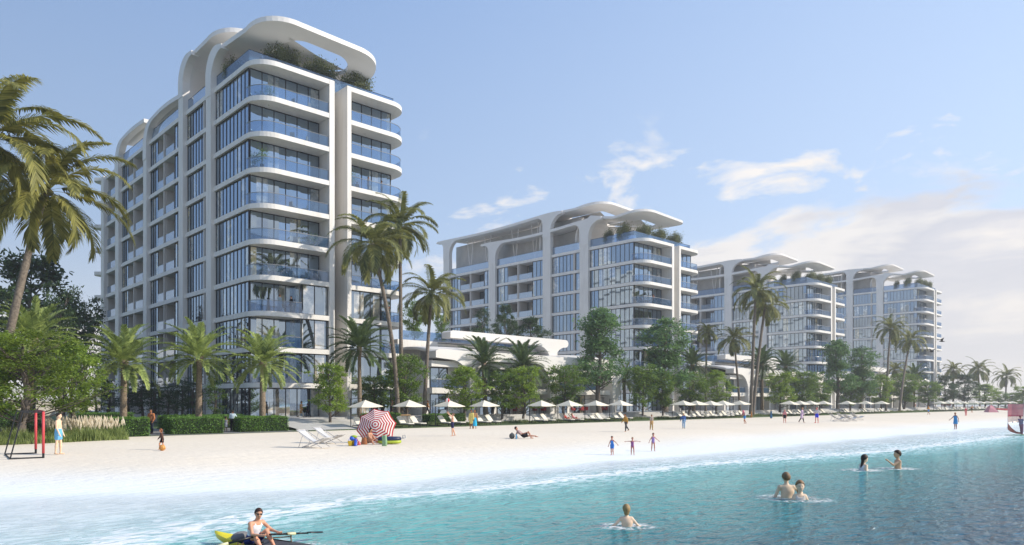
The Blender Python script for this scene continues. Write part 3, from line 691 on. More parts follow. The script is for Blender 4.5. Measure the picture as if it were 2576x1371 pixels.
# ------------------------------------------------------------------ plants
BARK = pmat('bark', (.11, .09, .075), .9, noise=.35, scale=5, bump=.6)
PALMBARK = pmat('palm_bark', (.17, .14, .11), .9, noise=.4, scale=7, bump=.9, bscale=14)
DATEBARK = pmat('date_bark', (.22, .17, .12), .9, noise=.45, scale=9, bump=1., bscale=10)
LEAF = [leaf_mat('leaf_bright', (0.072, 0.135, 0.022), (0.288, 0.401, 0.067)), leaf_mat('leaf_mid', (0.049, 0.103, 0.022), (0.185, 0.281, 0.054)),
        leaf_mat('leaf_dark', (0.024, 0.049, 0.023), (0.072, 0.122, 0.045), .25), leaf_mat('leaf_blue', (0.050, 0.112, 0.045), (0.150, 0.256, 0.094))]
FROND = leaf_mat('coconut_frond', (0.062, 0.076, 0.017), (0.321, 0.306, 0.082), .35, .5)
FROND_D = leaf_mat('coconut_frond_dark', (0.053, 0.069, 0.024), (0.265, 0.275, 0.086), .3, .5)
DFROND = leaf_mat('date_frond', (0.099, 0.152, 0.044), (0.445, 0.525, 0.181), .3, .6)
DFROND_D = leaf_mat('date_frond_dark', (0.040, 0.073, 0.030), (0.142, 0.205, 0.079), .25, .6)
def quads(C, U, W):      # centres, half vectors -> diamond shaped leaf quads
    n = len(C); V = np.empty((n, 4, 3)); V[:, 0] = C-U; V[:, 1] = C+W*.9-U*.1; V[:, 2] = C+U; V[:, 3] = C-W*.9-U*.1
    return V.reshape(-1, 3), np.arange(4*n).reshape(n, 4)
def unit(n, rs):
    a = rs.normal(size=(n, 3)); return a/np.linalg.norm(a, axis=1)[:, None]
def leaves_on(P, size, rs, flat=.5, aspect=.5):
    n = len(P); nrm = unit(n, rs); nrm[:, 2] = np.abs(nrm[:, 2])+flat; nrm /= np.linalg.norm(nrm, axis=1)[:, None]
    t = unit(n, rs); u = np.cross(nrm, t); u /= np.linalg.norm(u, axis=1)[:, None]; w = np.cross(nrm, u)
    s = size*rs.uniform(.6, 1.25, n)[:, None]; return quads(P, u*s, w*s*aspect)
def tree_meshes(seed, kind='broad', nclump=95, per=85, leaf=.15, mat=None, sparse=False):
    # unit tree: height 1 in z is scaled later; built at real size 6 m tall, crown about 5 m wide
    rs = np.random.RandomState(seed); rnd = random.Random(seed)
    H = 6.0; tr = MB(); tr.smooth = True
    if kind == 'tall': c0, c1, rmax = 1.9, 6.0, 1.5
    elif kind == 'slim': c0, c1, rmax = 1.3, 6.0, .95
    else: c0, c1, rmax = 1.7, 6.0, 2.35
    lean = rnd.uniform(-.2, .2)
    spine = [(lean*(z/6)**1.5+.08*math.sin(z*1.7+seed), .07*math.sin(z*1.3+2*seed), z) for z in np.linspace(-.3, H*.86, 9)]
    tr.tube(spine, [.16*(1-.8*i/8)+.015 for i in range(9)], 8)
    def at(z):
        u = min(7.999, max(0, (z+.3)/(H*.86+.3)*8)); i = int(u); return Vector(spine[i]).lerp(Vector(spine[i+1]), u-i)
    cl = []
    for k in range(nclump):
        t = rs.uniform(0, 1)**.9; z = c0+(c1-c0)*t
        if kind == 'tall': prof = (math.sin(PI*min(1, .18+t*.80))**.7)*(.75+.35*math.sin(t*9+seed))
        elif kind == 'slim': prof = math.sin(PI*min(1, .15+t*.8))**.6
        else: prof = math.sin(PI*min(1, .16+t*.76))**.65*(.8+.3*math.sin(t*7+seed*1.3))
        a = rs.uniform(0, 2*PI); q = rmax*max(.15, prof)*rs.uniform(.35, 1.0)**.5*(1+.22*math.sin(3*a+seed)+.12*math.sin(5*a+2*seed))
        b = at(min(z, 5)); cl.append((b.x+q*math.cos(a), b.y+q*math.sin(a), z+rs.normal()*.1))
    for k in range(0, nclump, 3):
        c = Vector(cl[k]); z0 = max(1.0, c.z-.55*math.hypot(c.x, c.y)-rnd.uniform(.2, .7)); b = at(z0)
        b = Vector((b.x, b.y, min(z0, H*.84))); mid = (b+c)/2+Vector((rnd.uniform(-.12, .12), rnd.uniform(-.12, .12), -.1))
        tr.tube([b, mid, c], [.05*(1-z0/9), .028, .008], 5)
    P = []
    for c in cl:
        r = rs.uniform(.22, .46)*(1.0 if kind == 'broad' else .85); nn = int(per*rs.uniform(.5, 1.2))
        p = rs.normal(size=(nn, 3))*np.array([r, r, r*.45])*.75; P.append(p+np.array(c))
    P = np.vstack(P); P = P[P[:, 2] > c0-.5]
    V, F = leaves_on(P, leaf, rs, .45)
    return tr.mesh('trunk', BARK), npmesh('crown', V, F, mat)
TREES = {'b0': tree_meshes(1, 'broad', 105, 80, .125, LEAF[0]), 'b1': tree_meshes(2, 'broad', 110, 75, .12, LEAF[1]), 'b2': tree_meshes(3, 'broad', 95, 85, .125, LEAF[0]),
         'b3': tree_meshes(11, 'broad', 115, 70, .12, LEAF[1]),
         'd0': tree_meshes(4, 'broad', 100, 85, .12, LEAF[2]), 'd1': tree_meshes(5, 'broad', 75, 65, .11, LEAF[2]),
         't0': tree_meshes(6, 'tall', 120, 75, .10, LEAF[3]), 't1': tree_meshes(7, 'tall', 115, 75, .10, LEAF[3]),
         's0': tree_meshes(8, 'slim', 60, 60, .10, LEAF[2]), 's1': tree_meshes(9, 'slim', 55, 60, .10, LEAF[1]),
         'big': tree_meshes(10, 'broad', 150, 85, .068, leaf_mat('leaf_garden', (0.034, 0.069, 0.011), (0.168, 0.237, 0.037)))}
def tree(px, Y, ytop, wpx, kind, label, z0=None, group=None, rz=None, X=None, name='broadleaf_tree'):
    if X is None: X, d = on_line(px, Y)
    else: d = depth(X, Y)
    if z0 is None: z0 = BASE-.05 if (Y > 65 and X > 30) else .6
    h = CAM_Z+(1010-ytop)*d/1812-z0
    w = wpx*d/1812/(4.9 if kind[0] in 'bd' else 3.0 if kind[0] == 't' else 1.95)
    tm, cm = TREES[kind]
    o = empty(name, (X, Y, z0), rz if rz is not None else random.uniform(0, 6.28)); o.scale = (w, w, h/6.1)
    inst('trunk', tm, o); inst('crown', cm, o); tag(o, label, 'tree', group); return o
def frond(V, F, base, az, elev, length, droop, nleaf, ll, lw, rs, updir=.35, twist=0., vee=.5):
    # arching rachis with two rows of narrow leaflets
    ca, sa = math.cos(az), math.sin(az); n = 12; pts = []; p = np.array(base, float); th = elev
    for i in range(n+1):
        pts.append(p.copy()); st = length/n
        p = p+st*np.array([ca*math.cos(th), sa*math.cos(th), math.sin(th)]); th -= droop/n*(.5+1.0*i/n)
    pts = np.array(pts)
    side = np.array([-sa, ca, 0.0])
    o = len(V)
    # rachis as a flat strip
    vs = []
    for i in range(n+1):
        w = .045*(1-.8*i/n); vs += [pts[i]-side*w, pts[i]+side*w]
    V.extend(vs); F.extend([(o+2*i, o+2*i+1, o+2*i+3, o+2*i+2) for i in range(n)])
    for k in range(nleaf):
        t = .12+.88*(k+.5)/nleaf; x = t*n; i = min(n-1, int(x)); q = pts[i]+(pts[i+1]-pts[i])*(x-i)
        fw = pts[i+1]-pts[i]; fw /= np.linalg.norm(fw); up = np.cross(fw, side); up *= (1 if up[2] > 0 else -1)
        lk = ll*(math.sin(PI*min(1, .18+.82*t*.93))**.6)*rs.uniform(.8, 1.1)
        for s in (-1, 1):
            d = side*s*(1-.35*t)+fw*(.35+.75*t)+up*vee*.6*rs.uniform(.3, 1.1); d /= np.linalg.norm(d)
            m = q+d*lk*.55; e = q+d*lk*.95; e[2] -= lk*(updir+rs.uniform(-.1, .15)); m[2] -= lk*updir*.28
            wv = np.cross(d, up); wv /= (np.linalg.norm(wv)+1e-9); wv = wv*lw*.5+fw*lw*.25
            o = len(V); V.extend([q-wv*.6, q+wv*.6, m+wv, m-wv, e]); F.extend([(o, o+1, o+2, o+3), (o+3, o+2, o+4, o+4)])
def crown_mesh(kind, seed, mat):
    rs = np.random.RandomState(seed); V = []; F = []
    if kind == 'coco':
        nf = 27
        for k in range(nf):
            t = k/nf; az = k*2.399+rs.uniform(-.2, .2); el = 1.35-2.0*t+rs.uniform(-.12, .12)
            frond(V, F, (math.cos(az)*.12, math.sin(az)*.12, -.25*t), az, el, rs.uniform(3.5, 4.4)*(1-.16*(t > .85)), 1.35+.55*rs.rand()+.3*(1-abs(2*t-1)), 62, .82, .066, rs, .42)
    else:
        nf = 50
        for k in range(nf):
            t = k/nf; az = k*2.399+rs.uniform(-.2, .2); el = 1.42-1.85*t+rs.uniform(-.1, .1)
            frond(V, F, (math.cos(az)*.1, math.sin(az)*.1, -.3*t), az, el, rs.uniform(2.3, 2.8), .85+.5*rs.rand(), 60, .46, .050, rs, .06, vee=.8)
    V = np.array(V); F4 = np.array([f for f in F if f[2] != f[3]]); F3 = np.array([f[:3] for f in F if f[2] == f[3]])
    me = bpy.data.meshes.new('crown'); me.from_pydata(V.tolist(), [], [tuple(f) for f in F4]+[tuple(f) for f in F3]); me.materials.append(mat); me.update(); return me
COCO = [crown_mesh('coco', 21, FROND), crown_mesh('coco', 22, FROND_D), crown_mesh('coco', 23, FROND_D)]
DATE = [crown_mesh('date', 31, DFROND), crown_mesh('date', 32, DFROND), crown_mesh('date', 33, DFROND_D)]
def palm(kind, base, top, crown, rc, label, r0=.2, group=None, bend=.5, rz=None):
    # base, top: XYZ of trunk foot and crown heart
    b = Vector(base); t = Vector(top)-b
    name = 'coconut_palm' if kind == 'coco' else 'date_palm'
    o = empty(name, base); tag(o, label, 'palm tree', group)
    m = MB(); m.smooth = True; n = 22; pts = []; rad = []
    for i in range(n+1):
        u = i/n; h = u+(-bend*.35*math.sin(PI*u)*.5); 
        pts.append((t.x*h, t.y*h, t.z*u-.4*(1-u)))
        rr = r0*(1.25 if i == 0 else 1.0)*(1-.35*u)
        rad.append(rr*(1.06 if i % 2 else .97))
    if kind == 'date':
        rad[-1] *= 1.7; rad[-2] *= 1.6; rad[-3] *= 1.3
    m.tube(pts, rad, 10); m.build('trunk', DATEBARK if kind == 'date' else PALMBARK, o)
    c = inst('crown', (COCO if kind == 'coco' else DATE)[crown], o, tuple(t), rz if rz is not None else random.uniform(0, 6.28), (rc, rc, rc))
    if kind == 'coco':
        f = MB()
        for k in range(7): f.ball((.28*math.cos(k*.9), .28*math.sin(k*.9), -.35-.05*(k % 3)), .14, 8, 6, (1, 1, 1.2))
        f.build('coconuts', pmat('coconut', (.13, .12, .04), .6), o, tuple(t))
    return o
def palm_px(kind, bx, Y, tx, ty, dY, crown, rc, label, **kw):
    X, d = on_line(bx, Y); X2, d2 = on_line(tx, Y+dY); z = CAM_Z+(1010-ty)*d2/1812
    z0 = BASE-.05 if (Y > 65 and X > 30) else .6
    return palm(kind, (X, Y, z0), (X2, Y+dY, z), crown, rc, label, **kw)
CG = 'coconut palms along the beach front'
palm_px('coco', -25, 57.5, 118, 470, .6, 0, 1.5, 'leaning coconut palm in the left foreground with its whole crown visible', r0=.30, bend=.5, rz=.4)
palm_px('coco', -75, 56.5, -35, 335, .5, 0, 1.75, 'coconut palm cut by the left picture edge with fronds hanging in', r0=.3, rz=1.9)
palm_px('coco', 1003, 61.5, 936, 610, -1, 1, 1.22, 'curved coconut palm, left of the crossing pair right of the tallest tower', r0=.24, bend=1.3, rz=.3)
palm_px('coco', 1010, 63.5, 1006, 565, 0, 2, 1.2, 'straight coconut palm, right of the crossing pair right of the tallest tower', r0=.23, rz=2.)
palm_px('coco', 1066, 64.5, 1086, 735, .5, 1, 1.15, 'coconut palm in front of the low villas with drooping brown fronds', r0=.24, bend=.6, rz=4.)
palm_px('coco', 1893, 60.5, 1925, 765, .5, 1, 1.15, 'shorter of the two joined coconut palms right of the middle block', r0=.3, bend=.3, rz=.7)
palm_px('coco', 1888, 60.0, 1902, 728, .3, 2, 1.25, 'taller of the two joined coconut palms right of the middle block', r0=.3, bend=.3, rz=2.7)
palm_px('coco', 1863, 63, 1846, 850, .4, 1, .95, 'coconut palm with thin leaning trunk before the far villas', r0=.22, bend=.3, rz=1.3)
palm_px('coco', 2228, 61, 2240, 825, .3, 2, 1.2, 'left coconut palm of the pair before the farthest tower', r0=.28, rz=.2)
palm_px('coco', 2262, 60.5, 2290, 853, .5, 1, 1.2, 'leaning right coconut palm of the pair before the farthest tower', r0=.28, rz=2.2)
palm_px('coco', 2230, 66, 2250, 930, .5, 1, 1.0, 'low coconut palm behind the pair before the farthest tower', r0=.25, rz=1.)
palm_px('coco', 2398, 66, 2398, 930, .5, 2, 1.05, 'leftmost of three small palms against the pale sky at far right', r0=.3, rz=1.)
palm_px('coco', 2465, 66, 2461, 930, .5, 2, 1.45, 'middle of three small palms against the pale sky at far right', r0=.3, rz=2.)
palm_px('coco', 2529, 64, 2532, 946, .5, 2, 1.4, 'rightmost of three small palms against the pale sky at far right', r0=.3, rz=3.)
palm_px('coco', 1775, 66, 1778, 835, .5, 1, .7, 'small dark palm close to the right side of the middle block', r0=.2, rz=3.)
palm_px('date', 310, 63.0, 312, 905, 0, 0, 1.38, 'leftmost of three sunlit date palms before the tallest tower', r0=.3, bend=0, rz=.3)
palm_px('date', 499, 61.5, 502, 895, 0, 1, 1.36, 'middle of three sunlit date palms before the tallest tower', r0=.3, bend=0, rz=1.3)
palm_px('date', 660, 59.6, 661, 908, 0, 0, 1.28, 'rightmost of three sunlit date palms before the tallest tower', r0=.3, bend=0, rz=2.3)
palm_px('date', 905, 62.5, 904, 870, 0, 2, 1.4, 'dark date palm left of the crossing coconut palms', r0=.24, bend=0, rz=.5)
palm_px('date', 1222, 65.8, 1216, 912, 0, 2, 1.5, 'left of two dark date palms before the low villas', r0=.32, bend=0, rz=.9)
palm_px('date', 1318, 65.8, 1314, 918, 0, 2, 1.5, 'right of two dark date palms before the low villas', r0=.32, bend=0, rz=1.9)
palm_px('date', 1572, 66.5, 1570, 955, 0, 1, 1.15, 'low date palm at the foot of the middle block', r0=.3, bend=0)
palm_px('date', 1745, 66, 1742, 915, 0, 2, 1.3, 'date palm behind trees near the right foot of the middle block', r0=.3, bend=0)
palm_px('date', 1918, 66, 1916, 915, 0, 2, 1.6, 'date palm between the far villas and the hazy block', r0=.3, bend=0)
palm_px('date', 1978, 66.5, 1976, 920, 0, 2, 1.5, 'date palm before the left part of the hazy block', r0=.3, bend=0)
palm_px('date', 2300, 66, 2300, 950, 0, 2, 1.8, 'date palm before the foot of the farthest tower', r0=.3, bend=0)
palm_px('date', 62, 60, 85, 850, 0, 1, 1.25, 'date palm behind the big light green tree at left', r0=.3, bend=0)
# broadleaf trees
tree(60, 53.0, 828, 370, 'big', 'big light green tree filling the lower left corner', rz=.5)
tree(-40, 55, 830, 230, 'b0', 'light green tree cut by the left picture edge')
tree(180, 57.5, 860, 150, 'b2', 'lower light green tree right of the big left tree')
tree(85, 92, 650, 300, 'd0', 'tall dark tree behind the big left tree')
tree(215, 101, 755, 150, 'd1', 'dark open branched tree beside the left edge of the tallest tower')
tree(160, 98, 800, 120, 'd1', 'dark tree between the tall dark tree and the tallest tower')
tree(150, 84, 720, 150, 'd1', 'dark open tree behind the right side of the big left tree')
for i, (px, Y, yt) in enumerate(((240, 108, 955), (275, 104, 962), (324, 96, 958), (357, 92, 950), (388, 88, 958), (425, 84, 965), (458, 80, 948), (484, 77, 955), (541, 72, 945))):
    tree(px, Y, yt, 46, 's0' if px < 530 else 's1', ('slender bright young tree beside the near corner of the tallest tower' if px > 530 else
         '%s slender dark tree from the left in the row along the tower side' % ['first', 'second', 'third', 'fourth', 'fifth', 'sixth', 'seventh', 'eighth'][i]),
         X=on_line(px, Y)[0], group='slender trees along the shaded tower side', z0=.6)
FT = 'broadleaf trees between loungers and terrace'
for a in ((830, 61.5, 916, 118, 'b0', 'light green tree at the left end of the beach tree row'),
          (942, 66.5, 945, 118, 'b3', 'darker tree behind the red striped parasol'),
          (1022, 62.5, 893, 120, 'b1', 'tree around the trunks of the crossing coconut palms'),
          (1170, 62, 925, 118, 'b2', 'light green tree in front of the left part of the low villas'),
          (1262, 63, 935, 100, 'b3', 'tree under the gap between two dark date palms'),
          (1318, 62, 922, 112, 'b0', 'light green tree under the right dark date palm'),
          (1418, 63, 918, 122, 'b1', 'rounded tree in front of the right part of the low villas'),
          (1508, 63.5, 778, 142, 't0', 'tall slender tree before the left half of the middle block'),
          (1672, 62, 798, 142, 't1', 'tall slender tree before the right corner of the middle block'),
          (1618, 61.5, 918, 90, 'b3', 'low dark tree between the two tall slender trees'),
          (1668, 61, 935, 80, 'b1', 'low tree at the trunk of the right tall slender tree'),
          (1735, 63, 938, 100, 'b1', 'tree right of the second tall slender tree'),
          (1803, 62, 935, 92, 'b2', 'light green tree beneath the thin leaning coconut palm'),
          (1962, 62, 938, 95, 'b0', 'light green tree right of the joined coconut palms'),
          (2018, 62.5, 932, 100, 'b3', 'tree before the middle of the hazy block'),
          (2062, 62, 962, 70, 'b1', 'low tree before the right corner of the hazy block'),
          (2108, 61.5, 858, 88, 't0', 'left of two tall slender trees between hazy block and farthest tower'),
          (2168, 61.5, 872, 88, 't1', 'right of two tall slender trees between hazy block and farthest tower'),
          (2140, 63, 955, 80, 'b3', 'low tree between the two far tall slender trees'),
          (2215, 62, 945, 80, 'b2', 'light green tree left of the far leaning coconut palm'),
          (2275, 63, 940, 95, 'b1', 'tree at the foot of the far leaning coconut palm'),
          (2335, 62, 960, 75, 'b3', 'low tree before the foot of the farthest tower'),
          (2378, 63, 945, 70, 'd0', 'dark tree just right of the farthest tower'),
          (2425, 63, 942, 80, 'd0', 'dark tree below the first two far palms'),
          (2478, 62, 968, 72, 'b2', 'light green tree below the middle far palm'),
          (2512, 64, 985, 50, 'b1', 'small tree between the last two far palms'),
          (2548, 64, 988, 50, 'b3', 'small tree right of the last far palm'),
          (2574, 60, 972, 60, 'b0', 'tree cut by the right picture edge')):
    tree(*a, group=FT)
# trees on the villa roof terrace
TG = 'trees on the villa roof terrace'
tree(1213, 78, 778, 68, 'd1', 'pale flowering tree on the villa roof terrace', z0=10, group=TG)
tree(1272, 79, 768, 66, 'd0', 'middle dark tree on the villa roof terrace', z0=10, group=TG)
tree(1335, 78, 800, 96, 'd0', 'wide dark tree on the villa roof terrace', z0=10, group=TG)
tree(1042, 80, 757, 70, 'b1', 'green tree on the roof terrace beside the tallest tower', z0=10, group=TG)
tree(1110, 82, 790, 50, 'b3', 'small green tree on the roof terrace behind the drooping coconut palm', z0=10, group=TG)
# ---- shrubs, hedges
def shrub_mesh(seed, mat, nl=5200):
    rs = np.random.RandomState(seed); n = nl; nb = 14
    c = np.stack([rs.uniform(-.8, .8, nb), rs.uniform(-.5, .5, nb), rs.uniform(.25, .8, nb)], 1); k = rs.randint(0, nb, n)
    P = c[k]+rs.normal(size=(n, 3))*np.array([.2, .18, .17]); P = P[P[:, 2] > .02]
    V, F = leaves_on(P, .055, rs, .3); 
    me = npmesh('shrub', V, F, mat); return me
SHRUB = [shrub_mesh(1, LEAF[1]), shrub_mesh(2, LEAF[2]), shrub_mesh(3, leaf_mat('leaf_olive', (0.057, 0.075, 0.029), (0.190, 0.213, 0.098)))]
def shrub(X, Y, z, s, which, label, group=None, name='shrub', rz=0.):
    o = inst(name, SHRUB[which], None, (X, Y, z), rz, s); tag(o, label, 'shrub', group); return o
for (tx, ty), zr, tn in ((T1, 37.35, 'tallest tower'), (T2, 30.15, 'middle block'), (T3, 30.15, 'hazy block'), (T4, 37.35, 'farthest tower')):
    g = 'shrubs on the roof terrace of the '+tn
    for i, (x, w) in enumerate(((4.0, 1.9), (8.4, 1.9), (13.0, 1.9))):
        shrub(tx+x, ty+.95, zr+.35, (w, 1.5, 2.7), 2, '%s dense shrub behind the front roof parapet of the %s' % (['left', 'middle', 'right'][i], tn), g)
    shrub(tx+.9, ty+6.2, zr, (1.0, 1.2, 2.6), 2, 'dark bush beside the roof pillar of the '+tn, g)
    if tn != 'tallest tower': shrub(tx+1.2, ty+3.2, zr+.1, (1.4, 1.6, 3.0), 2, 'round bush at the left roof corner of the '+tn, g)
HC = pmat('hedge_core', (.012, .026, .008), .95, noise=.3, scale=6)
def hedge_mesh(lx, ly, h, seed, dens=330, leaf=.06):
    rs = np.random.RandomState(seed); P = []; 
    for A, fn in ((lx*ly, lambda a, b: (a*lx, b*ly, h)), (lx*h, lambda a, b: (a*lx, 0, b*h)), (lx*h, lambda a, b: (a*lx, ly, b*h)), (ly*h, lambda a, b: (0, a*ly, b*h)), (ly*h, lambda a, b: (lx, a*ly, b*h))):
        n = int(A*dens); a = rs.rand(n); b = rs.rand(n); P += [fn(x, y) for x, y in zip(a, b)]
    P = np.array(P)+rs.normal(size=(len(P), 3))*.045
    P[:, 2] += .05*np.sin(P[:, 0]*3.1)*np.sin(P[:, 1]*2.3+1)
    V, F = leaves_on(P, leaf, rs, .25); n0 = len(V)
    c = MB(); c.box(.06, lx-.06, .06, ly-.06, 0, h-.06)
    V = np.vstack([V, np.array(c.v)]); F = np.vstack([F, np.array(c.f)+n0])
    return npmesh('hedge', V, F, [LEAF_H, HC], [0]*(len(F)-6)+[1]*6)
LEAF_H = leaf_mat('leaf_hedge', (0.041, 0.106, 0.016), (0.176, 0.330, 0.061), .25, 1.2)
def hedge(x0, x1, y0, y1, h, z, label, seed, group='clipped hedges'):
    o = inst('hedge', hedge_mesh(x1-x0, y1-y0, h, seed), None, (x0, y0, z)); tag(o, label, 'hedge', group); return o
hedge(18.6, 22.4, 56.3, 58.3, 1.25, .6, 'clipped hedge under the middle sunlit date palm', 1)
hedge(14.2, 16.7, 55.4, 57.2, 1.3, .6, 'clipped hedge beside the feathery grass', 2)
hedge(24.1, 28.1, 57.0, 58.9, 1.2, .62, 'clipped hedge right of the walking man and child', 3)
hedge(38.4, 42.0, 60.6, 62.2, 1.3, .6, 'clipped hedge behind the red striped parasol', 4)
hedge(21.5, 29.0, 67.6, 69.0, 1.2, .6, 'shaded hedge along the near side of the tallest tower', 5)
hedge(16.6, 20.9, 74.0, 75.8, 1.4, .6, 'shaded hedge behind the leftmost sunlit date palm', 6)
hedge(8.0, 15.5, 84.0, 86.0, 1.5, .6, 'long shaded hedge at the back of the garden path', 7)
hedge(46.6, 51.5, 61.8, 63.2, 1.1, .6, 'hedge behind the man with raised arms', 8)
# ---- tufts and ground cover: nobody could count them
def blades(name, areas, mat, h, n, lean=.5, w=.012, seed=1, kind='stuff', hz=None):
    rs = np.random.RandomState(seed); V = []; 
    P = []
    for (x0, x1, y0, y1) in areas:
        k = int(n*(x1-x0)*(y1-y0)); P.append(np.stack([rs.uniform(x0, x1, k), rs.uniform(y0, y1, k)], 1))
    P = np.vstack(P); k = len(P)
    cl = .6+.5*np.sin(P[:, 0]*1.7)*np.sin(P[:, 1]*2.1+P[:, 0]*.6); H = h*rs.uniform(.5, 1.1, k)*np.clip(cl, .35, 1.1)
    a = rs.uniform(0, 2*PI, k); ln = rs.uniform(0, lean, k)*H
    z = np.array([terrain(x, y) if y < 55.2 else .6 for x, y in P]); b = np.stack([P[:, 0], P[:, 1], z], 1)
    s = np.stack([np.cos(a+1.57), np.sin(a+1.57), 0*a], 1)*w; d = np.stack([np.cos(a)*ln, np.sin(a)*ln, H], 1)
    mid = b+d*.55*np.array([.6, .6, 1]); e = b+d
    V = np.stack([b-s, b+s, mid+s*.8, mid-s*.8, e], 1).reshape(-1, 3)
    i = np.arange(k)*5; F4 = np.stack([i, i+1, i+2, i+3], 1); F3 = np.stack([i+3, i+2, i+4], 1)
    me = bpy.data.meshes.new(name); me.from_pydata(V.tolist(), [], F4.tolist()+F3.tolist()); me.materials.append(mat); me.update()
    o = inst(name, me); tag(o, kind=kind); return o
GR = leaf_mat('grass_blade', (0.088, 0.142, 0.033), (0.336, 0.396, 0.142), .35, 1.5)
tag(blades('ornamental_grass', [(3, 14.2, 51.0, 55.4)], GR, .95, 330, .7, .02, 3), 'tall ornamental grass bed at the left edge of the sand', 'grass')
tag(blades('ground_cover', [(37.5, 60, 59.0, 61.8), (60, 140, 59.2, 61.8)], leaf_mat('cover_blade', (0.050, 0.088, 0.026), (0.202, 0.256, 0.096), .3, 1.2), .46, 90, .8, .03, 4), 'low green planting behind the sun loungers', 'ground cover')
tag(blades('ground_cover', [(140, 330, 59.2, 61.5)], MATS['cover_blade'], .5, 26, .8, .06, 5), 'low green planting behind the far sun loungers', 'ground cover')
# feathery plumes
rs = np.random.RandomState(5); C = []; 
PL = MB()
for k in range(240):
    x = rs.uniform(10.2, 14.6); y = 55.6-abs(rs.normal())*.9; z = terrain(x, y); h = rs.uniform(.95, 1.6); a = rs.uniform(0, 6.28); ln = rs.uniform(.1, .35)
    pts = [(x, y, z), (x+ln*.4*math.cos(a), y+ln*.4*math.sin(a), z+h*.6), (x+ln*math.cos(a), y+ln*math.sin(a), z+h)]
    PL.tube([pts[1], tuple((p+q)/2 for p, q in zip(pts[1], pts[2])), pts[2]], [.014, .055, .006], 5, False)
tag(PL.build('grass_plume', leaf_mat('plume', (.62, .56, .45), (.82, .77, .66), .4, 3)), 'cream feathery plumes above the ornamental grass', 'grass', kind='stuff')
# low shrubs filling the bed at left
for i, (x, y, s) in enumerate(((4.5, 55.5, 1.3), (7.2, 56.5, 1.5), (9.6, 57.2, 1.3), (2.5, 57, 1.7), (11.6, 61, 1.2))):
    shrub(x, y, .55, (s, s, s*.95), 1, ['round shrub behind the soccer goal', 'shrub behind the ornamental grass near the bare chested man', 'shrub beside the garden path edge',
          'shrub at the far left edge of the grass bed', 'shaded shrub at the edge of the garden path'][i], 'shrubs in the left bed')

# potted plants on balconies of the tallest tower
POT = pmat('plant_pot', (.30, .28, .26), .7)
def potted(x, y, k, h, label):
    o = empty('potted_plant', (T1[0]+x, T1[1]+y, BASE+3.0+3.6*(k-1)+.5)); tag(o, label, 'potted plant', 'potted plants on balconies')
    m = MB(); m.smooth = True; m.lathe([(.16, 0), (.22, .45), (.24, .47), (.2, .46), (.02, .42)], 12); m.build('pot', POT, o)
    rs = np.random.RandomState(k*7+int(x)); n = 420; P = rs.normal(size=(n, 3))*np.array([.32, .32, .42])+np.array([0, 0, h*.68]); V, F = leaves_on(P, .075, rs, .2); inst('foliage', npmesh('foliage', V, F, LEAF[1]), o)
    m = MB(); m.tube([(0, 0, .4), (.03, .02, h*.8)], .02, 6); m.build('stem', BARK, o)
potted(.9, -1.0, 7, 2.1, 'leafy potted tree at the corner of the third balcony from the top, tallest tower')
potted(11.2, -1.1, 7, 1.8, 'leafy potted plant on the right balcony near the top of the tallest tower')
potted(6.6, -1.0, 5, 1.2, 'small potted plant at the right end of a middle front balcony')
potted(1.6, -1.1, 9, 1.0, 'small potted plant on the topmost corner balcony of the tallest tower')
# ------------------------------------------------------------------ people: one smooth continuous body each, from blended limb volumes
def surface_net(f, lo, hi, h):
    n = np.maximum(3, np.ceil((np.array(hi)-np.array(lo))/h).astype(int)+1)
    ax = [lo[i]+h*np.arange(n[i]) for i in range(3)]
    G = np.stack(np.meshgrid(*ax, indexing='ij'), -1); D = f(G.reshape(-1, 3)).reshape(n)
    S = D < 0; m = n-1
    acc = np.zeros(tuple(m)+(3,)); cnt = np.zeros(tuple(m))
    cor = [(0,0,0),(1,0,0),(0,1,0),(1,1,0),(0,0,1),(1,0,1),(0,1,1),(1,1,1)]
    sl = lambda A, c: A[c[0]:c[0]+m[0], c[1]:c[1]+m[1], c[2]:c[2]+m[2]]
    for i in range(8):
        for b in (1, 2, 4):
            if i & b: continue
            c0, c1 = cor[i], cor[i | b]; d0, d1 = sl(D, c0), sl(D, c1); x = (d0 < 0) != (d1 < 0)
            if not x.any(): continue
            t = np.where(x, d0/np.where(x, d0-d1, 1), 0)[..., None]
            p = np.array(c0)+t*(np.array(c1)-np.array(c0)); acc += p*x[..., None]; cnt += x
    act = cnt > 0; idx = -np.ones(tuple(m), int); idx[act] = np.arange(act.sum())
    cell = np.argwhere(act); V = (cell+acc[act]/cnt[act][:, None])*h+np.array(lo)
    Q = []
    for a in range(3):
        b, c = (a+1) % 3, (a+2) % 3
        s0 = [slice(0, n[k]-1) if k == a else slice(1, n[k]-1) for k in range(3)]
        s1 = list(s0); s1[a] = slice(1, n[a])
        A0, A1 = S[tuple(s0)], S[tuple(s1)]; ex = np.argwhere(A0 != A1)
        if len(ex) == 0: continue
        flip = A0[tuple(ex.T)]; base = ex.copy(); base[:, b] += 1; base[:, c] += 1
        def g(db, dc):
            q = base.copy(); q[:, b] -= db; q[:, c] -= dc; return idx[q[:, 0], q[:, 1], q[:, 2]]
        q = np.stack([g(1, 1), g(0, 1), g(0, 0), g(1, 0)], 1); q[~flip] = q[~flip][:, ::-1]; Q.append(q)
    return V, np.vstack(Q)
def cap(P, a, b, r1, r2):
    a = np.asarray(a); b = np.asarray(b); ab = b-a; L2 = ab@ab+1e-9
    t = np.clip((P-a)@ab/L2, 0, 1); return np.linalg.norm(P-a-t[:, None]*ab, axis=1)-(r1+(r2-r1)*t)
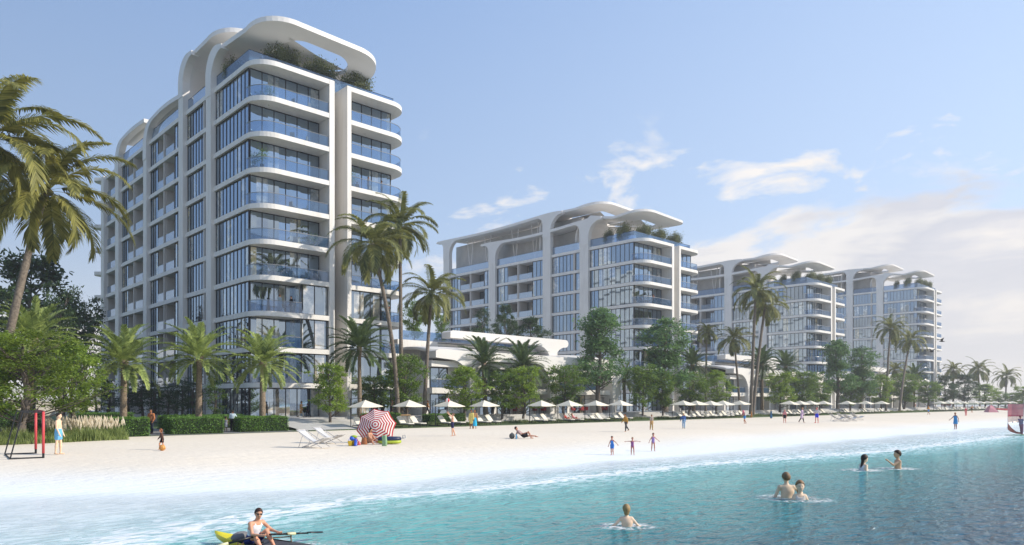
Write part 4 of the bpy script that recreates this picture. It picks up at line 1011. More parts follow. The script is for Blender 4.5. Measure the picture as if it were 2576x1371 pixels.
def ell(P, c, M, r):                 # M rows: local axes
    q = (P-c)@M.T/r; k = np.linalg.norm(q, axis=1); return (k-1)*min(r)
def smin(a, b, k):
    h = np.clip(.5+.5*(b-a)/k, 0, 1); return b+(a-b)*h-k*h*(1-h)
def nrm(v): v = np.array(v, float); return v/np.linalg.norm(v)
STAND = dict(lean=0, armL=((.05, .22, -1), (.18, .10, -1)), armR=((.05, -.22, -1), (.18, -.10, -1)), legL=((.02, .05, -1), (-.03, .02, -1)), legR=((.02, -.05, -1), (-.03, -.02, -1)))
WALK = dict(lean=4, armL=((-.4, .15, -1), (-.05, .05, -1)), armR=((.4, -.15, -1), (.75, -.05, -1)), legL=((.42, .03, -1), (.12, .02, -1)), legR=((-.22, -.03, -1), (-.62, -.02, -1)))
def P_(base, **kw): d = dict(base); d.update(kw); return d
def person(label, place, scale, yaw, pose, wear, skin_c='c99a7c', hair=('3a2a1f', 'short'), fem=False, child=False, h=.026, shade=None, extra=None, sink=None, fingers=False, look=0.):
    """place: XYZ of the ground point; yaw in world radians; wear: list of (kind, colour)."""
    ps = P_(STAND, **pose); ln = math.radians(ps['lean'])
    T = np.array([math.sin(ln), 0, math.cos(ln)]); Fw = np.array([math.cos(ln), 0, -math.sin(ln)]); Lf = np.array([0, 1., 0])
    sh = .150 if fem else .178; hp = .092 if fem else .085; hs = 1.22 if child else 1.0
    if child: sh *= .86
    pel = np.zeros(3); waist = pel+.17*T; chest = pel+.34*T; nb = pel+.51*T; nt = nb+.08*T+.012*Fw
    hup = nrm(T*.35+np.array([0, 0, 1])*.65) if 'headup' not in ps else nrm(ps['headup']); la = look
    hf = nrm(np.array([math.cos(la), math.sin(la), 0])-hup*(hup@np.array([math.cos(la), math.sin(la), 0]))); hl = np.cross(hup, hf)
    hc = nt+hup*(.10*hs)+hf*.012
    J = {}
    for s, k in ((1, 'L'), (-1, 'R')):
        S_ = nb-.055*T+Lf*sh*s; u, f = ps['arm'+k]; E = S_+nrm(u)*.285; W = E+nrm(f)*.25
        Hh = pel+Lf*hp*s-.05*T; u2, f2 = ps['leg'+k]; K = Hh+nrm(u2)*.425; A = K+nrm(f2)*.415
        J[k] = dict(S=S_, E=E, W=W, H=Hh, K=K, A=A, hd=nrm(f), ft=nrm(ps.get('foot'+k, (1, .25*s, -.05))))
    low = min([min(J[k]['A'][2]-.075, J[k]['K'][2]-.06, J[k]['W'][2]-.03) for k in 'LR']+[pel[2]-.13, hc[2]-.12])
    off = np.array([0, 0, -low]) if sink is None else np.array([0, 0, sink])
    fl = np.stack([Fw*1.4, Lf, T])       # flattened torso frame
    def tor(P, a, b, r1, r2): return cap(P@fl.T, fl@np.asarray(a), fl@np.asarray(b), r1, r2)/1.18
    def torso(P, g=0.):
        d = tor(P, pel-.02*T, waist, .158+g if not fem else .162+g, .132+g if not fem else .118+g)
        d = smin(d, tor(P, waist, chest, (.132 if not fem else .118)+g, .150+g*1.0), .05)
        d = smin(d, tor(P, chest-Lf*.05, nb-.10*T, .140+g, .115+g), .05)
        for s, k in ((1, 'L'), (-1, 'R')): d = smin(d, cap(P, nb-.07*T+Lf*.05*s, J[k]['S']-Lf*.012*s, .066+g, .054+g), .05)
        return d
    def arm(P, k, g=0., e=1.0):
        j = J[k]; d = cap(P, j['S'], j['E'], .047+g, .037+g)
        return smin(d, cap(P, j['E'], j['E']+(j['W']-j['E'])*e, .038+g, .038+(.026-.038)*e+g), .02) if e > 0 else d
    def leg(P, k, g=0., e=1.0, up=1.0):
        j = J[k]; d = cap(P, j['H'], j['H']+(j['K']-j['H'])*up, .086+g, .086+(.054-.086)*up+g)
        if e > 0:
            m = j['K']+(j['A']-j['K'])*.32
            d = smin(d, cap(P, j['K'], m, .052+g, .056+g), .02); d = smin(d, cap(P, m, j['K']+(j['A']-j['K'])*e, .056+g, .036+g), .03)
        return d
    HM = np.stack([hf, hl, hup])
    def head(P):
        d = ell(P, hc+hup*.018*hs, HM, np.array([.098, .078, .105])*hs)
        d = smin(d, ell(P, hc-hup*.045*hs+hf*.022*hs, HM, np.array([.070, .058, .075])*hs), .03)
        d = smin(d, cap(P, hc+hf*.088*hs+hup*.015, hc+hf*.108*hs-hup*.022, .012, .016), .012)
        for s in (1, -1): d = smin(d, ell(P, hc+hl*.080*hs*s-hf*.005, HM, np.array([.022, .012, .034])*hs), .01)
        return d
    def body(P):
        d = torso(P)
        d = smin(d, cap(P, nb-.04*T, nt+.03*T, .058 if not fem else .05, .05), .03); d = smin(d, head(P), .015)
        for k in 'LR':
            j = J[k]; d = smin(d, arm(P, k), .03)
            d = smin(d, cap(P, j['W'], j['W']+j['hd']*.075, .027, .033), .015)
            d = smin(d, leg(P, k), .035)
            d = smin(d, cap(P, j['A']-j['ft']*.03-np.array([0, 0, .035]), j['A']+j['ft']*.14-np.array([0, 0, .045]), .036, .028), .02)
        return d
    pts = np.array([hc+hup*.14*hs, hc-hup*.14]+[J[k][q] for k in 'LR' for q in 'SEWHKA']+[J[k]['W']+J[k]['hd']*.12 for k in 'LR']+[J[k]['A']+J[k]['ft']*.2 for k in 'LR'])
    lo = pts.min(0)-.22; hi = pts.max(0)+.22
    hh = h/scale if scale > .1 else h
    hh = min(.028, max(.014, hh))
    def mk(name, f, mat, parent=None, lo_=lo, hi_=hi, hs_=None):
        V, F = surface_net(f, lo_, hi_, hs_ or hh)
        return V+off, F, mat
    root = empty('person', place, yaw); root.scale = (scale,)*3; tag(root, label, 'person')
    V, F, _ = mk('body', body, None)
    mb = MB(); sk = skin(skin_c)
    V2, F2 = list(map(tuple, V)), [tuple(f) for f in F]
    mb.smooth = True; mb.add(V2, F2)
    # hands: four fingers and a thumb on each palm
    for s, k in ((1, 'L'), (-1, 'R')):
        j = J[k]; hd = j['hd']; sd = nrm(np.cross(hd, Fw if abs(hd@Fw) < .9 else T)); pn = np.cross(sd, hd)
        cur = .95 if ps.get('grip') else .35
        pal = j['W']+hd*.085+off
        for q in range(4):
            b0 = pal+sd*(.024*(1.5-q)*.8); l = (.040, .046, .042, .032)[q]
            a1 = hd*math.cos(cur*.4)+pn*math.sin(cur*.4); a2 = hd*math.cos(cur*1.6)+pn*math.sin(cur*1.6)
            mb.tube([b0, b0+a1*l, b0+a1*l+a2*l*.9], [.0095, .0088, .006], 5)
        b0 = j['W']+hd*.03+sd*.026*(1 if s > 0 else -1)+off; mb.tube([b0, b0+sd*.03*(1 if s > 0 else -1)+hd*.025, b0+sd*.035*(1 if s > 0 else -1)+hd*.055+pn*.01], [.011, .010, .007], 5)
    # eyes and mouth
    mb.cur = 1; mb.smooth = True
    for s in (1, -1): mb.ball(tuple(hc+off+hf*.090*hs+hl*.030*hs*s+hup*.016*hs), .0085*hs, 6, 4)
    mb.cur = 2; mq = hc+off+hf*.088*hs-hup*.052*hs
    mb.tube([mq-hl*.022*hs, mq+hf*.004, mq+hl*.022*hs], .006*hs, 5)
    bo = mb.build('body', [sk, pmat('eye', (.02, .015, .012), .3), pmat('lips_'+skin_c, tuple(c*.55 for c in hexc(skin_c)), .5)], root)
    # hair
    hm = hairm(hair[0]); st = hair[1]
    if st != 'none':
        def hf_(P):
            g = .016 if st != 'curly' else .032
            d = ell(P, hc+hup*.022*hs-hf*.006, HM, (np.array([.100, .080, .107])+g)*hs)
            n = nrm(hup*.80-hf*.62); cut = -((P-(hc+hup*.028*hs+hf*.02*hs))@n)
            d = np.maximum(d, cut)
            if st == 'long': d = smin(d, cap(P, hc-hf*.055*hs, nb-.12*T-Fw*.085, .060, .045), .03)
            if st == 'bob': d = smin(d, cap(P, hc-hf*.05*hs+hup*.02, hc-hf*.05*hs-hup*.07*hs, .075*hs, .066*hs), .03)
            if st == 'bun': d = np.minimum(d, ell(P, hc-hf*.10*hs+hup*.06*hs, HM, np.array([.045]*3)))
            return d
        V, F, _ = mk('hair', hf_, hm, None, np.minimum(hc, nb)-.28, hc+.25)
        inst('hair', npmesh('hair', V, F, hm, smooth=True), root)
    for kind, col in wear:
        m = cloth(col)
        nm = {'shorts': 'shorts', 'trousers': 'trousers', 'tights': 'leggings', 'shirt': 'shirt', 'sweater': 'sweater', 'tank': 'tank_top', 'dress': 'dress', 'robe': 'robe', 'swimsuit': 'swimsuit', 'cardigan': 'cardigan',
              'towel': 'towel_wrap', 'shoes': 'shoes', 'scarf': 'headscarf', 'bikini': 'bikini_top'}[kind]
        legax = [(J[k]['H'], J[k]['K'], J[k]['A']) for k in 'LR']
        if kind in ('shorts', 'trousers', 'tights'):
            def f(P, kind=kind):
                g = {'shorts': .024, 'trousers': .02, 'tights': .008}[kind]
                d = np.maximum(tor(P, pel-.03*T, pel+.13*T, .166+g, .146+g), (P-pel)@T-.15)
                for k in 'LR':
                    q = leg(P, k, g, 0, .72) if kind == 'shorts' else leg(P, k, g, .93)
                    if kind == 'shorts':
                        ax = nrm(J[k]['K']-J[k]['H']); q = np.maximum(q, (P-J[k]['H'])@ax-.29)
                    d = smin(d, q, .04)
                return d
        elif kind in ('shirt', 'sweater', 'tank', 'cardigan', 'swimsuit', 'bikini'):
            def f(P, kind=kind):
                g = {'shirt': .020, 'sweater': .03, 'tank': .011, 'cardigan': .034, 'swimsuit': .010, 'bikini': .012}[kind]
                d = torso(P, g)
                if kind in ('tank', 'swimsuit', 'bikini'):
                    d = np.maximum(d, (P-nb)@T+.075-.9*np.maximum(0, .03-np.abs((np.abs((P-nb)@Lf)-.085)))*2.2)
                    d = np.maximum(d, np.where((P-nb)@T > -.20, np.abs((P-nb)@Lf)-(.145 if not child else .125), -1))
                else: d = np.maximum(d, (P-nb)@T-.015)
                if kind == 'bikini': d = np.maximum(d, -((P-chest)@T)-.01)
                if kind == 'swimsuit': d = smin(d, cap(P, pel-.05*T, pel-.10*T, .10, .08), .04)
                elif kind != 'bikini': d = np.maximum(d, -((P-pel)@T)-.05)
                if kind == 'cardigan':
                    d = smin(d, tor(P, pel+.05*T, pel-.32*T, .19, .20), .04)
                e = {'shirt': 0, 'sweater': .95, 'cardigan': .95}.get(kind)
                if e is not None:
                    for k in 'LR': d = smin(d, arm(P, k, g*.9, e), .03)
                return d
        elif kind in ('dress', 'towel', 'robe'):
            ka = (J['L']['K']+J['R']['K'])/2; aa = (J['L']['A']+J['R']['A'])/2
            end = pel+(ka-pel)*.85 if kind == 'dress' else ka+(aa-ka)*(.55 if kind == 'towel' else .9)
            sp = np.linalg.norm(J['L']['K']-J['R']['K'])/2
            def f(P, kind=kind, end=end, sp=sp):
                r2 = .17+sp*.5 if kind != 'robe' else .21+sp*.5
                sk_ = cap(P*np.array([1.15, 1, 1]), pel*np.array([1.15, 1, 1]), end*np.array([1.15, 1, 1]), .19, r2)
                sk_ = np.maximum(sk_, (P-end)@nrm(end-pel))
                if kind == 'towel': return np.maximum(sk_, (P-pel)@T-.13)
                d = smin(torso(P, .024), sk_, .06)
                if kind == 'dress': d = np.maximum(d, (P-nb)@T+.06)
                else:
                    for k in 'LR': d = smin(d, arm(P, k, .03, .95), .03)
                return d
        elif kind == 'scarf':
            def f(P): return np.maximum(smin(ell(P, hc+hup*.02, HM, np.array([.125, .105, .13])*hs), cap(P, hc-hf*.02, nb-.05*T, .10, .15), .05), -ell(P, hc+hf*.11*hs-hup*.02*hs, HM, np.array([.08, .062, .085])*hs))
        elif kind == 'shoes':
            def f(P):
                d = np.full(len(P), 9.)
                for k in 'LR':
                    j = J[k]; d = np.minimum(d, cap(P, j['A']-j['ft']*.035-np.array([0, 0, .03]), j['A']+j['ft']*.15-np.array([0, 0, .04]), .046, .037))
                return d
        V, F, _ = mk(nm, f, m); inst(nm, npmesh(nm, V, F, m, smooth=True), root)
    if extra: extra(root, J, off, dict(hc=hc, hf=hf, hl=hl, hup=hup, nb=nb, pel=pel, T=T, Fw=Fw, hs=hs, chest=chest))
    return root
RIGHT = math.atan2(-CS, SN)
def facing(deg): return RIGHT+math.radians(deg)      # 0 looks to picture right, 90 away, 180 left, 270 to the viewer
def who(px, yfoot, ytop, deg, label, pose, wear, z=None, hgt=1.76, smax=1.35, **kw):
    if z is None: X, Y, z, d = ground(px, yfoot)
    else:
        d = (CAM_Z-z)*1812/(yfoot-1010); r = rx_(px); X = d*(CS+SN*r); Y = d*(SN-CS*r)
    s = (yfoot-ytop)*d/1812/hgt
    return person(label, (X, Y, z), s, facing(deg), pose, wear, h=max(.012, d/720*.55), **kw)
def inplane(px, Y, z):
    X, d = on_line(px, Y); return X, Y, z
# --- on the sand and in the garden
who(147, 1143, 1040, 10, 'bare chested man in light blue shorts standing beside the red soccer goal', P_(STAND, armL=((.05, .12, -1), (.35, .03, -1)), armR=((.08, -.14, -1), (.42, -.03, -1)), legL=((.10, .06, -1), (-.02, .02, -1)), legR=((-.06, -.06, -1), (-.10, -.02, -1))), [('shorts', '6fb0d8')], skin_c='e3c3a4', hair=('2a1d18', 'short'))
who(408, 1131, 1077, 200, 'boy in dark brown sweater kicking an orange ball on the sand', P_(WALK, lean=8, legL=((.55, .05, -1), (-.1, 0, -1)), legR=((-.1, -.05, -1), (-.45, 0, -1))), [('sweater', '5a4238'), ('shorts', '221c1e')], skin_c='c98a66', hair=('7a4a2c', 'bob'), child=True, hgt=1.82)
who(181, 1074, 1026, 90, 'person in a long beige robe walking up the shaded garden path', STAND, [('robe', '8f8468')], skin_c='8a6a54', z=.63, hair=('1a1614', 'short'))
who(211, 1068, 1031, 250, 'child in a grey top on the shaded garden path beside the robed person', STAND, [('sweater', '8d8a86'), ('trousers', '3d4048')], skin_c='a5806a', z=.63, child=True, hgt=1.8)
def pack(root, J, off, q):
    m = MB(); m.smooth = True
    for s in (1, -1): m.tube([tuple(q['chest']+off+q['Fw']*.02+np.array([0, .1*s, -.1])), tuple(q['chest']+off+q['Fw']*.13+np.array([0, .105*s, .05])), tuple(q['nb']+off+np.array([.0, .10*s, .03])), tuple(q['chest']+off-q['Fw']*.14+np.array([0, .1*s, .1]))], .025, 6)
    m.build('backpack', cloth('1c1c20'), root)
who(381, 1091, 1030, 262, 'man in a rust brown top with black backpack straps on the path between hedges', P_(WALK, legL=((.15, .03, -1), (-.05, 0, -1)), legR=((-.05, -.03, -1), (-.2, 0, -1)), armR=((.05, -.3, -1), (.3, .3, -1)), armL=((.05, .3, -1), (.3, -.3, -1))), [('sweater', 'b5764f'), ('trousers', '2f3440')], skin_c='a8714f', extra=pack)
who(585, 1086, 1032, 100, 'man in pale patterned shirt and dark trousers seen from behind on the path', P_(STAND, armR=((.2, -.5, -.8), (.3, -.9, .2))), [('shirt', 'c3d3dc'), ('trousers', '23252b')], skin_c='8a6048', hair=('1d1512', 'short'))
who(568, 1087, 1048, 95, 'small child in grey dress holding hands beside the man in pale shirt', STAND, [('dress', '7d828c')], skin_c='8a6a58', hair=('2a2320', 'short'), child=True, hgt=1.8)
who(757, 1050, 1009, 350, 'woman in cream top and brown vest walking past the tower glass front', WALK, [('cardigan', 'b98e5e'), ('trousers', 'd8cfc0')], skin_c='9a6a4c', hair=('15110f', 'curly'), fem=True, z=BASE)
who(775, 1050, 1014, 170, 'person in dark clothes walking past the tower glass front', WALK, [('sweater', '1a2030'), ('trousers', '181a22')], skin_c='7a5a48', z=BASE)
def kite_arm(root, J, off, q):
    m = MB(); m.tube([tuple(J['R']['W']+off+J['R']['hd']*.05), tuple(J['R']['W']+off+J['R']['hd']*.30)], .015, 6)
    m.ball(tuple(J['R']['W']+off+J['R']['hd']*.40), .10, 10, 6, (1, .25, 1)); m.build('paddle', cloth('20242c'), root)
who(1138, 1097, 1040, 186, 'bare chested man in navy shorts raising both arms to a ball', P_(STAND, lean=-4, armL=((.75, .15, .65), (.7, .05, .7)), armR=((.65, -.15, .75), (.6, -.05, .85)), legR=((-.18, -.05, -1), (-.35, 0, -1)), headup=(-.3, 0, 1)), [('shorts', '2c3050')], skin_c='d9a88c', hair=('7a5a42', 'short'), extra=kite_arm)
who(1186, 1079, 1031, 250, 'woman in yellow cardigan standing close to the man with the blue towel', STAND, [('cardigan', 'd9c878')], skin_c='9c6a4a', hair=('14110f', 'bun'), fem=True)
who(1194, 1079, 1032, 268, 'man in tan shirt with blue towel around his waist', STAND, [('sweater', 'a8825e'), ('towel', '35b0d8')], skin_c='9c6a4a', hair=('a06a38', 'short'))
who(1075, 1046, 1007, 0, 'person in orange top and dark trousers striding along the villa terrace', WALK, [('sweater', 'cf8a52'), ('trousers', '1c222e')], skin_c='a06a48', z=BASE, fem=True, hair=('a2552c', 'bun'))
who(1239, 1043, 1006, 268, 'person in white top and dark trousers standing on the dining terrace', STAND, [('shirt', 'd9d9d9'), ('trousers', '20242c')], skin_c='8a6248', z=BASE)
who(1547, 1040, 1018, 260, 'person in a pale shawl standing on the terrace at the end of the red chairs', STAND, [('robe', 'b9b2a8'), ('scarf', '9a8f84')], skin_c='7a5a46', z=BASE)
who(1712, 1036, 1010, 260, 'person in dark suit on the terrace behind the row of five parasols', STAND, [('sweater', '252a33'), ('trousers', '22262e')], skin_c='8a6248', z=BASE)
who(1574, 1086, 1041, 200, 'man in tan jacket and grey trousers walking on the sand', P_(WALK, legL=((.12, .03, -1), (.05, 0, -1)), legR=((-.35, -.03, -1), (-.75, 0, -1))), [('sweater', 'b58a45'), ('trousers', '4a4a4c')], skin_c='b5805e', hair=('241a15', 'short'))
who(1639, 1082, 1043, 280, 'person in grey shirt and tan trousers walking on the sand', P_(WALK, legL=((.15, .03, -1), (0, 0, -1)), legR=((-.1, -.03, -1), (-.3, 0, -1))), [('shirt', '9a9088'), ('trousers', 'b59668')], skin_c='a87a5c')
who(1720, 1078, 1040, 250, 'person in loose blue sweater and pale jeans walking on the sand', P_(WALK, armR=((.1, -.6, -.8), (.3, -.2, -.9)), legL=((.15, .03, -1), (-.05, 0, -1)), legR=((-.15, -.03, -1), (-.35, 0, -1))), [('sweater', '48659e'), ('trousers', '8fb0cf'), ('shoes', '16181c')], skin_c='c0906e', hair=('a3824f', 'bob'), fem=True)
who(1540, 1145, 1097, 245, 'girl in blue swimsuit running toward the water, left of three girls', P_(WALK, armL=((-.1, .75, -.6), (0, .7, -.8)), armR=((0, -.45, -.9), (.1, -.3, -.9)), legL=((.3, .04, -1), (-.25, 0, -1)), legR=((-.05, -.03, -1), (-.1, 0, -1))), [('swimsuit', '4a86d0'), ('shorts', '3f78c4')], skin_c='b0705a', hair=('4a4238', 'short'), fem=True, child=True, hgt=1.82)
who(1591, 1145, 1100, 268, 'girl in plum swimsuit with both arms held straight out', P_(STAND, armL=((0, 1, .05), (0, 1, -.12)), armR=((0, -1, -.02), (0, -1, -.1)), legL=((.05, .12, -1), (0, .02, -1)), legR=((.02, -.06, -1), (0, -.02, -1))), [('swimsuit', '8d5a86')], skin_c='b77a68', hair=('8a7a58', 'long'), fem=True, child=True, hgt=1.82)
who(1643, 1135, 1089, 275, 'girl in lilac swimsuit with arms spread low, right of three girls', P_(WALK, armL=((0, .7, -.7), (0, .8, -.6)), armR=((0, -.6, -.8), (.05, -.4, -.9)), legL=((.12, .1, -1), (-.05, .02, -1)), legR=((-.02, -.08, -1), (-.2, -.02, -1))), [('swimsuit', '8f7ab0')], skin_c='b87c6c', hair=('4c463a', 'bob'), fem=True, child=True, hgt=1.82)
who(1873, 1066, 1031, 200, 'person in pink headwear and blue shorts bending forward on the sand', P_(WALK, lean=18, armL=((.6, .3, -.6), (.8, .2, -.3)), legL=((.4, .05, -1), (-.1, 0, -1))), [('shirt', '8a6a70'), ('shorts', '3f86c8'), ('scarf', 'd0788a')], skin_c='b07a60')
who(1890, 1051, 1032, 160, 'person in an ochre robe beside the trunks of the joined palms', STAND, [('robe', '9a6a38')], skin_c='8a6248')
who(1940, 1053, 1031, 190, 'person in blue cape standing at the planting edge', STAND, [('robe', '3a6a90')], skin_c='7a5a48')
who(1974, 1064, 1031, 240, 'person in pink top and black shorts standing on the far sand', STAND, [('shirt', 'd08a8e'), ('shorts', '26262a')], skin_c='d08a7c', hair=('c07a78', 'bob'), fem=True)
who(2017, 1063, 1025, 330, 'person in lilac and white beach shirt with black leggings', P_(WALK, legL=((.3, .06, -1), (.2, 0, -1))), [('cardigan', 'cdb6cf'), ('tights', '24242a')], skin_c='b88a74', hair=('a07850', 'short'))
who(2055, 1064, 1026, 220, 'person in pale grey shirt and bright blue shorts with hands on hips', P_(STAND, armL=((-.1, .6, -.7), (.2, -.5, -.6)), armR=((-.1, -.6, -.7), (.2, .5, -.6)), legL=((.05, .14, -1), (0, .03, -1)), legR=((.02, -.14, -1), (0, -.03, -1))), [('shirt', 'c6c2c6'), ('shorts', '3444d8'), ('shoes', 'c03a34')], skin_c='d8887c', hair=('c04a42', 'short'))
who(2336, 1043, 1021, 180, 'person in orange top and blue shorts walking at the far left of the last parasols', WALK, [('shirt', 'd8a050'), ('shorts', '3a94d8')], skin_c='a87450', hair=('c88a40', 'short'))
who(2404, 1080, 1038, 200, 'woman in straight blue dress walking in the shallow water', P_(WALK, armL=((-.2, .5, -.9), (.1, .2, -1)), armR=((.4, -.5, -.8), (.6, -.4, -.6)), legL=((.12, .03, -1), (-.15, 0, -1)), legR=((.0, -.03, -1), (-.05, 0, -1))), [('dress', '3f86bc')], skin_c='8a5c4a', hair=('b0885c', 'bun'), fem=True)
who(2430, 1046, 1024, 200, 'person in pink top and pink trousers far along the beach', STAND, [('shirt', 'd8606c'), ('trousers', 'dc8a88')], skin_c='d89a88', fem=True)
who(2445, 1038, 1019, 10, 'person in tan top and dark shorts near the pink tent', WALK, [('shirt', 'd0a078'), ('shorts', '2a2c30')], skin_c='c08a6c')
# --- lying and sitting
LIE = dict(lean=-52, armL=((-.35, .25, -.75), (.35, .1, -.6)), armR=((.55, -.2, -.5), (.85, -.1, .25)), legL=((.80, .12, .62), (.45, 0, -.9)), legR=((1, -.12, .02), (1, -.05, -.05)), headup=(-.35, 0, 1))
X, Y, z, d = ground(1316, 1103)
person('bare chested man in black shorts reclining on the sand beside a round bag', (X, Y, z), 1.02, facing(0), LIE, [('shorts', '24242a'), ('shirt', 'a88f8c')], skin_c='c08c74', hair=('1d1714', 'short'), h=.02)
SIT = dict(lean=8, armL=((.4, .2, -.8), (.8, -.1, -.3)), armR=((.4, -.2, -.8), (.8, .1, -.3)), legL=((.75, .15, .65), (.6, 0, -.8)), legR=((.8, -.2, .5), (.55, 0, -.8)))
X, Y, z, d = ground(926, 1117)
person('woman in white and brown patterned dress sitting under the red striped parasol', (X, Y, z), .95, facing(330), P_(SIT, lean=20), [('dress', 'b08a74')], skin_c='c58e70', hair=('181312', 'long'), fem=True, h=.02)
X, Y, z = inplane(986, 64.0, BASE-.05)
person('bare chested man lounging behind the wooden bar counter', (X, Y, z), 1.05, facing(200), P_(STAND, lean=-8), [('shorts', '3a3a3e')], skin_c='d09a78', hair=('1a1512', 'short'))
for i, (px, c, lab) in enumerate(((945, '14161e', 'person in black robe left of two in the shade behind the first parasol'), (962, '10131a', 'person in black robe right of two in the shade behind the first parasol'))):
    X, Y, z = inplane(px, 66.5, BASE); person(lab, (X, Y, z), 1.0, facing(260), STAND, [('robe', c), ('scarf', c)], skin_c='8a6a58')
# --- on the balconies of the tallest tower: storey floors at 3.6 m steps
FZ = lambda k: BASE+3.0+3.6*(k-1)+.5
person('woman in pale blue dress on the lower corner balcony of the tallest tower', (T1[0]+2.6, T1[1]-1.35, FZ(3)), 1.04, facing(60), STAND, [('robe', 'aebcc4')], skin_c='c99a7c', hair=('4a2c20', 'bun'), fem=True)
person('man in black suit on the lower corner balcony of the tallest tower', (T1[0]+4.0, T1[1]-1.1, FZ(3)), 1.04, facing(230), STAND, [('sweater', '14161a'), ('trousers', '14161a')], skin_c='b08060')
person('woman in coral red dress on the second floor balcony above the dark date palm', (T1[0]+16.2, T1[1]-1.4, FZ(2)), 1.02, facing(300), STAND, [('robe', 'c8503c')], skin_c='c99a7c', hair=('a04a22', 'long'), fem=True)
person('woman in cream top on the third floor balcony behind the coconut palms', (T1[0]+16.0, T1[1]-1.2, FZ(3)), 1.02, facing(240), STAND, [('cardigan', 'd8c8a8')], skin_c='c99a7c', hair=('8a4a26', 'bob'), fem=True)
person('person in dark top standing at left on the upper right balcony of the tallest tower', (T1[0]+13.2, T1[1]-1.2, FZ(7)), 1.0, facing(0), STAND, [('shirt', '30343c'), ('trousers', '3a3e46')], skin_c='a87a5c')
person('person in grey top standing at right on the upper right balcony of the tallest tower', (T1[0]+15.0, T1[1]-1.2, FZ(7)), .98, facing(180), STAND, [('shirt', '6a6e78'), ('trousers', '4a4e56')], skin_c='a87a5c')
person('person in rust top on the upper front balcony of the middle block', (T2[0]+3.6, T2[1]-1.3, FZ(5)), 1.0, facing(200), STAND, [('sweater', 'b06a4a'), ('trousers', '3a3e46')], skin_c='a87a5c')
VX, VY = 50.2, 66.5
person('dark haired person in white top on the first villa balcony', (VX+9.0, VY+.5, BASE+3.2), 1.0, facing(300), STAND, [('shirt', 'b8b0a8'), ('trousers', '3a3a3e')], skin_c='9c6a4a', hair=('15110f', 'short'))
person('person in peach dress on the first villa balcony', (VX+9.9, VY+.5, BASE+3.2), .95, facing(200), STAND, [('dress', 'c89a80')], skin_c='9c6a4a', hair=('3a241a', 'long'), fem=True)
# --- in the water
def swim(px, ywl, deg, scale, sink, label, pose, wear, **kw):
    d = CAM_Z*1812/(ywl-1010); r = rx_(px); X = d*(CS+SN*r); Y = d*(SN-CS*r)
    foam(X, Y, 1.0*scale, .75*scale, RIGHT, 1.15)
    return person(label, (X, Y, 0), scale, facing(deg), pose, wear, sink=sink, h=.014, **kw)
swim(1980, 1252, 85, 1.24, -.18, 'broad bare backed adult with curly hair standing in the water beside a girl', P_(STAND, lean=6, armL=((.1, .4, -1), (.3, .05, -1)), armR=((.25, -.75, -.55), (.6, -.3, -.5))), [('shorts', '58b8c8')], skin_c='dcc0a2', hair=('7a6248', 'curly'))
swim(2012, 1257, 262, 1.2, -.36, 'girl with wet hair in white top standing against the broad adult in the water', P_(STAND, armL=((.1, .5, -1), (.2, .2, -.9)), armR=((.1, -.5, -1), (.2, -.2, -.9))), [('tank', 'c9c2bc')], skin_c='dfc2a6', hair=('8a6a4a', 'long'), fem=True, child=True)
swim(1576, 1324, 88, .84, -.22, 'blond child seen from behind wading with both arms spread, nearest in the water', P_(STAND, armL=((.05, .75, -.75), (.1, .85, -.45)), armR=((.05, -.7, -.8), (.1, -.85, -.45))), [('shorts', 'b8d0d8')], skin_c='e6c6aa', hair=('9a8058', 'bob'), child=True)
swim(2168, 1183, 20, 1.22, -.28, 'girl with long dark wet hair and striped swimsuit sitting in the waves', P_(STAND, lean=10, armL=((.3, .3, -.6), (.7, 0, .5)), armR=((-.4, -.4, -.9), (-.5, -.3, -.8))), [('tank', 'd8d4d6')], skin_c='dfc2a6', hair=('3a2e28', 'long'), fem=True, child=True)
swim(2259, 1179, 175, 1.22, -.17, 'boy in teal shorts holding one arm out over the water', P_(STAND, armL=((.85, .15, -.45), (.75, 0, .6)), armR=((.05, -.12, -1), (.05, -.05, -1))), [('shorts', '3f7c94')], skin_c='d0a888', hair=('3c2a20', 'short'), child=True)
# ------------------------------------------------------------------ furniture on the beach
CREAM = pmat('parasol_canvas', (.76, .70, .575), .85, noise=.03)
CUSH = pmat('cushion', (.72, .68, .59), .85, noise=.05, scale=4)
def make_parasol():
    o = empty('beach_parasol')
    m = MB(); s = 1.16; z0, z1 = 2.02, 2.62
    def face(a, b):
        def f(u, v):
            p = Vector(a)*(1-v)+Vector(b)*v; p = p*u; zz = z1+(z0-z1)*u**.92-.05*math.sin(PI*v)*u*u; return (p.x, p.y, zz)
        return f
    cs = [(s, s), (-s, s), (-s, -s), (s, -s)]
    for i in range(4):
        m.smooth = True; m.grid(face((*cs[i], 0), (*cs[(i+1) % 4], 0)), 8, 6)
    for i in range(4):
        a, b = cs[i], cs[(i+1) % 4]; pts = [(a[0]+(b[0]-a[0])*k/6, a[1]+(b[1]-a[1])*k/6) for k in range(7)]
        m.smooth = False
        for k in range(6):
            za = z0-.05*math.sin(PI*k/6); zb = z0-.05*math.sin(PI*(k+1)/6)
            m.quad((*pts[k], za), (*pts[k+1], zb), (*pts[k+1], zb-.045), (*pts[k], za-.045))
    m.build('canopy', CREAM, o)
    px, py = -.98, .93
    m = MB(); m.tube([(px, py, 0), (px, py, 2.78)], .04, 8); m.build('pole', DARK, o)
    m = MB(); m.tube([(px, py, 2.70), (px*.5, py*.5, 2.80), (0, 0, 2.68), (0, 0, 2.58)], .028, 6); m.build('arm', DARK, o)
    m = MB(); m.box(px-.45, px+.45, py-.45, py+.45, 0, .06); m.build('base_plate', DARK, o)
    m = MB()
    for x, y in cs: m.tube([(0, 0, z1-.10), (x*.97, y*.97, z0-.0)], .012, 5)
    m.build('rib', DARK, o); return o
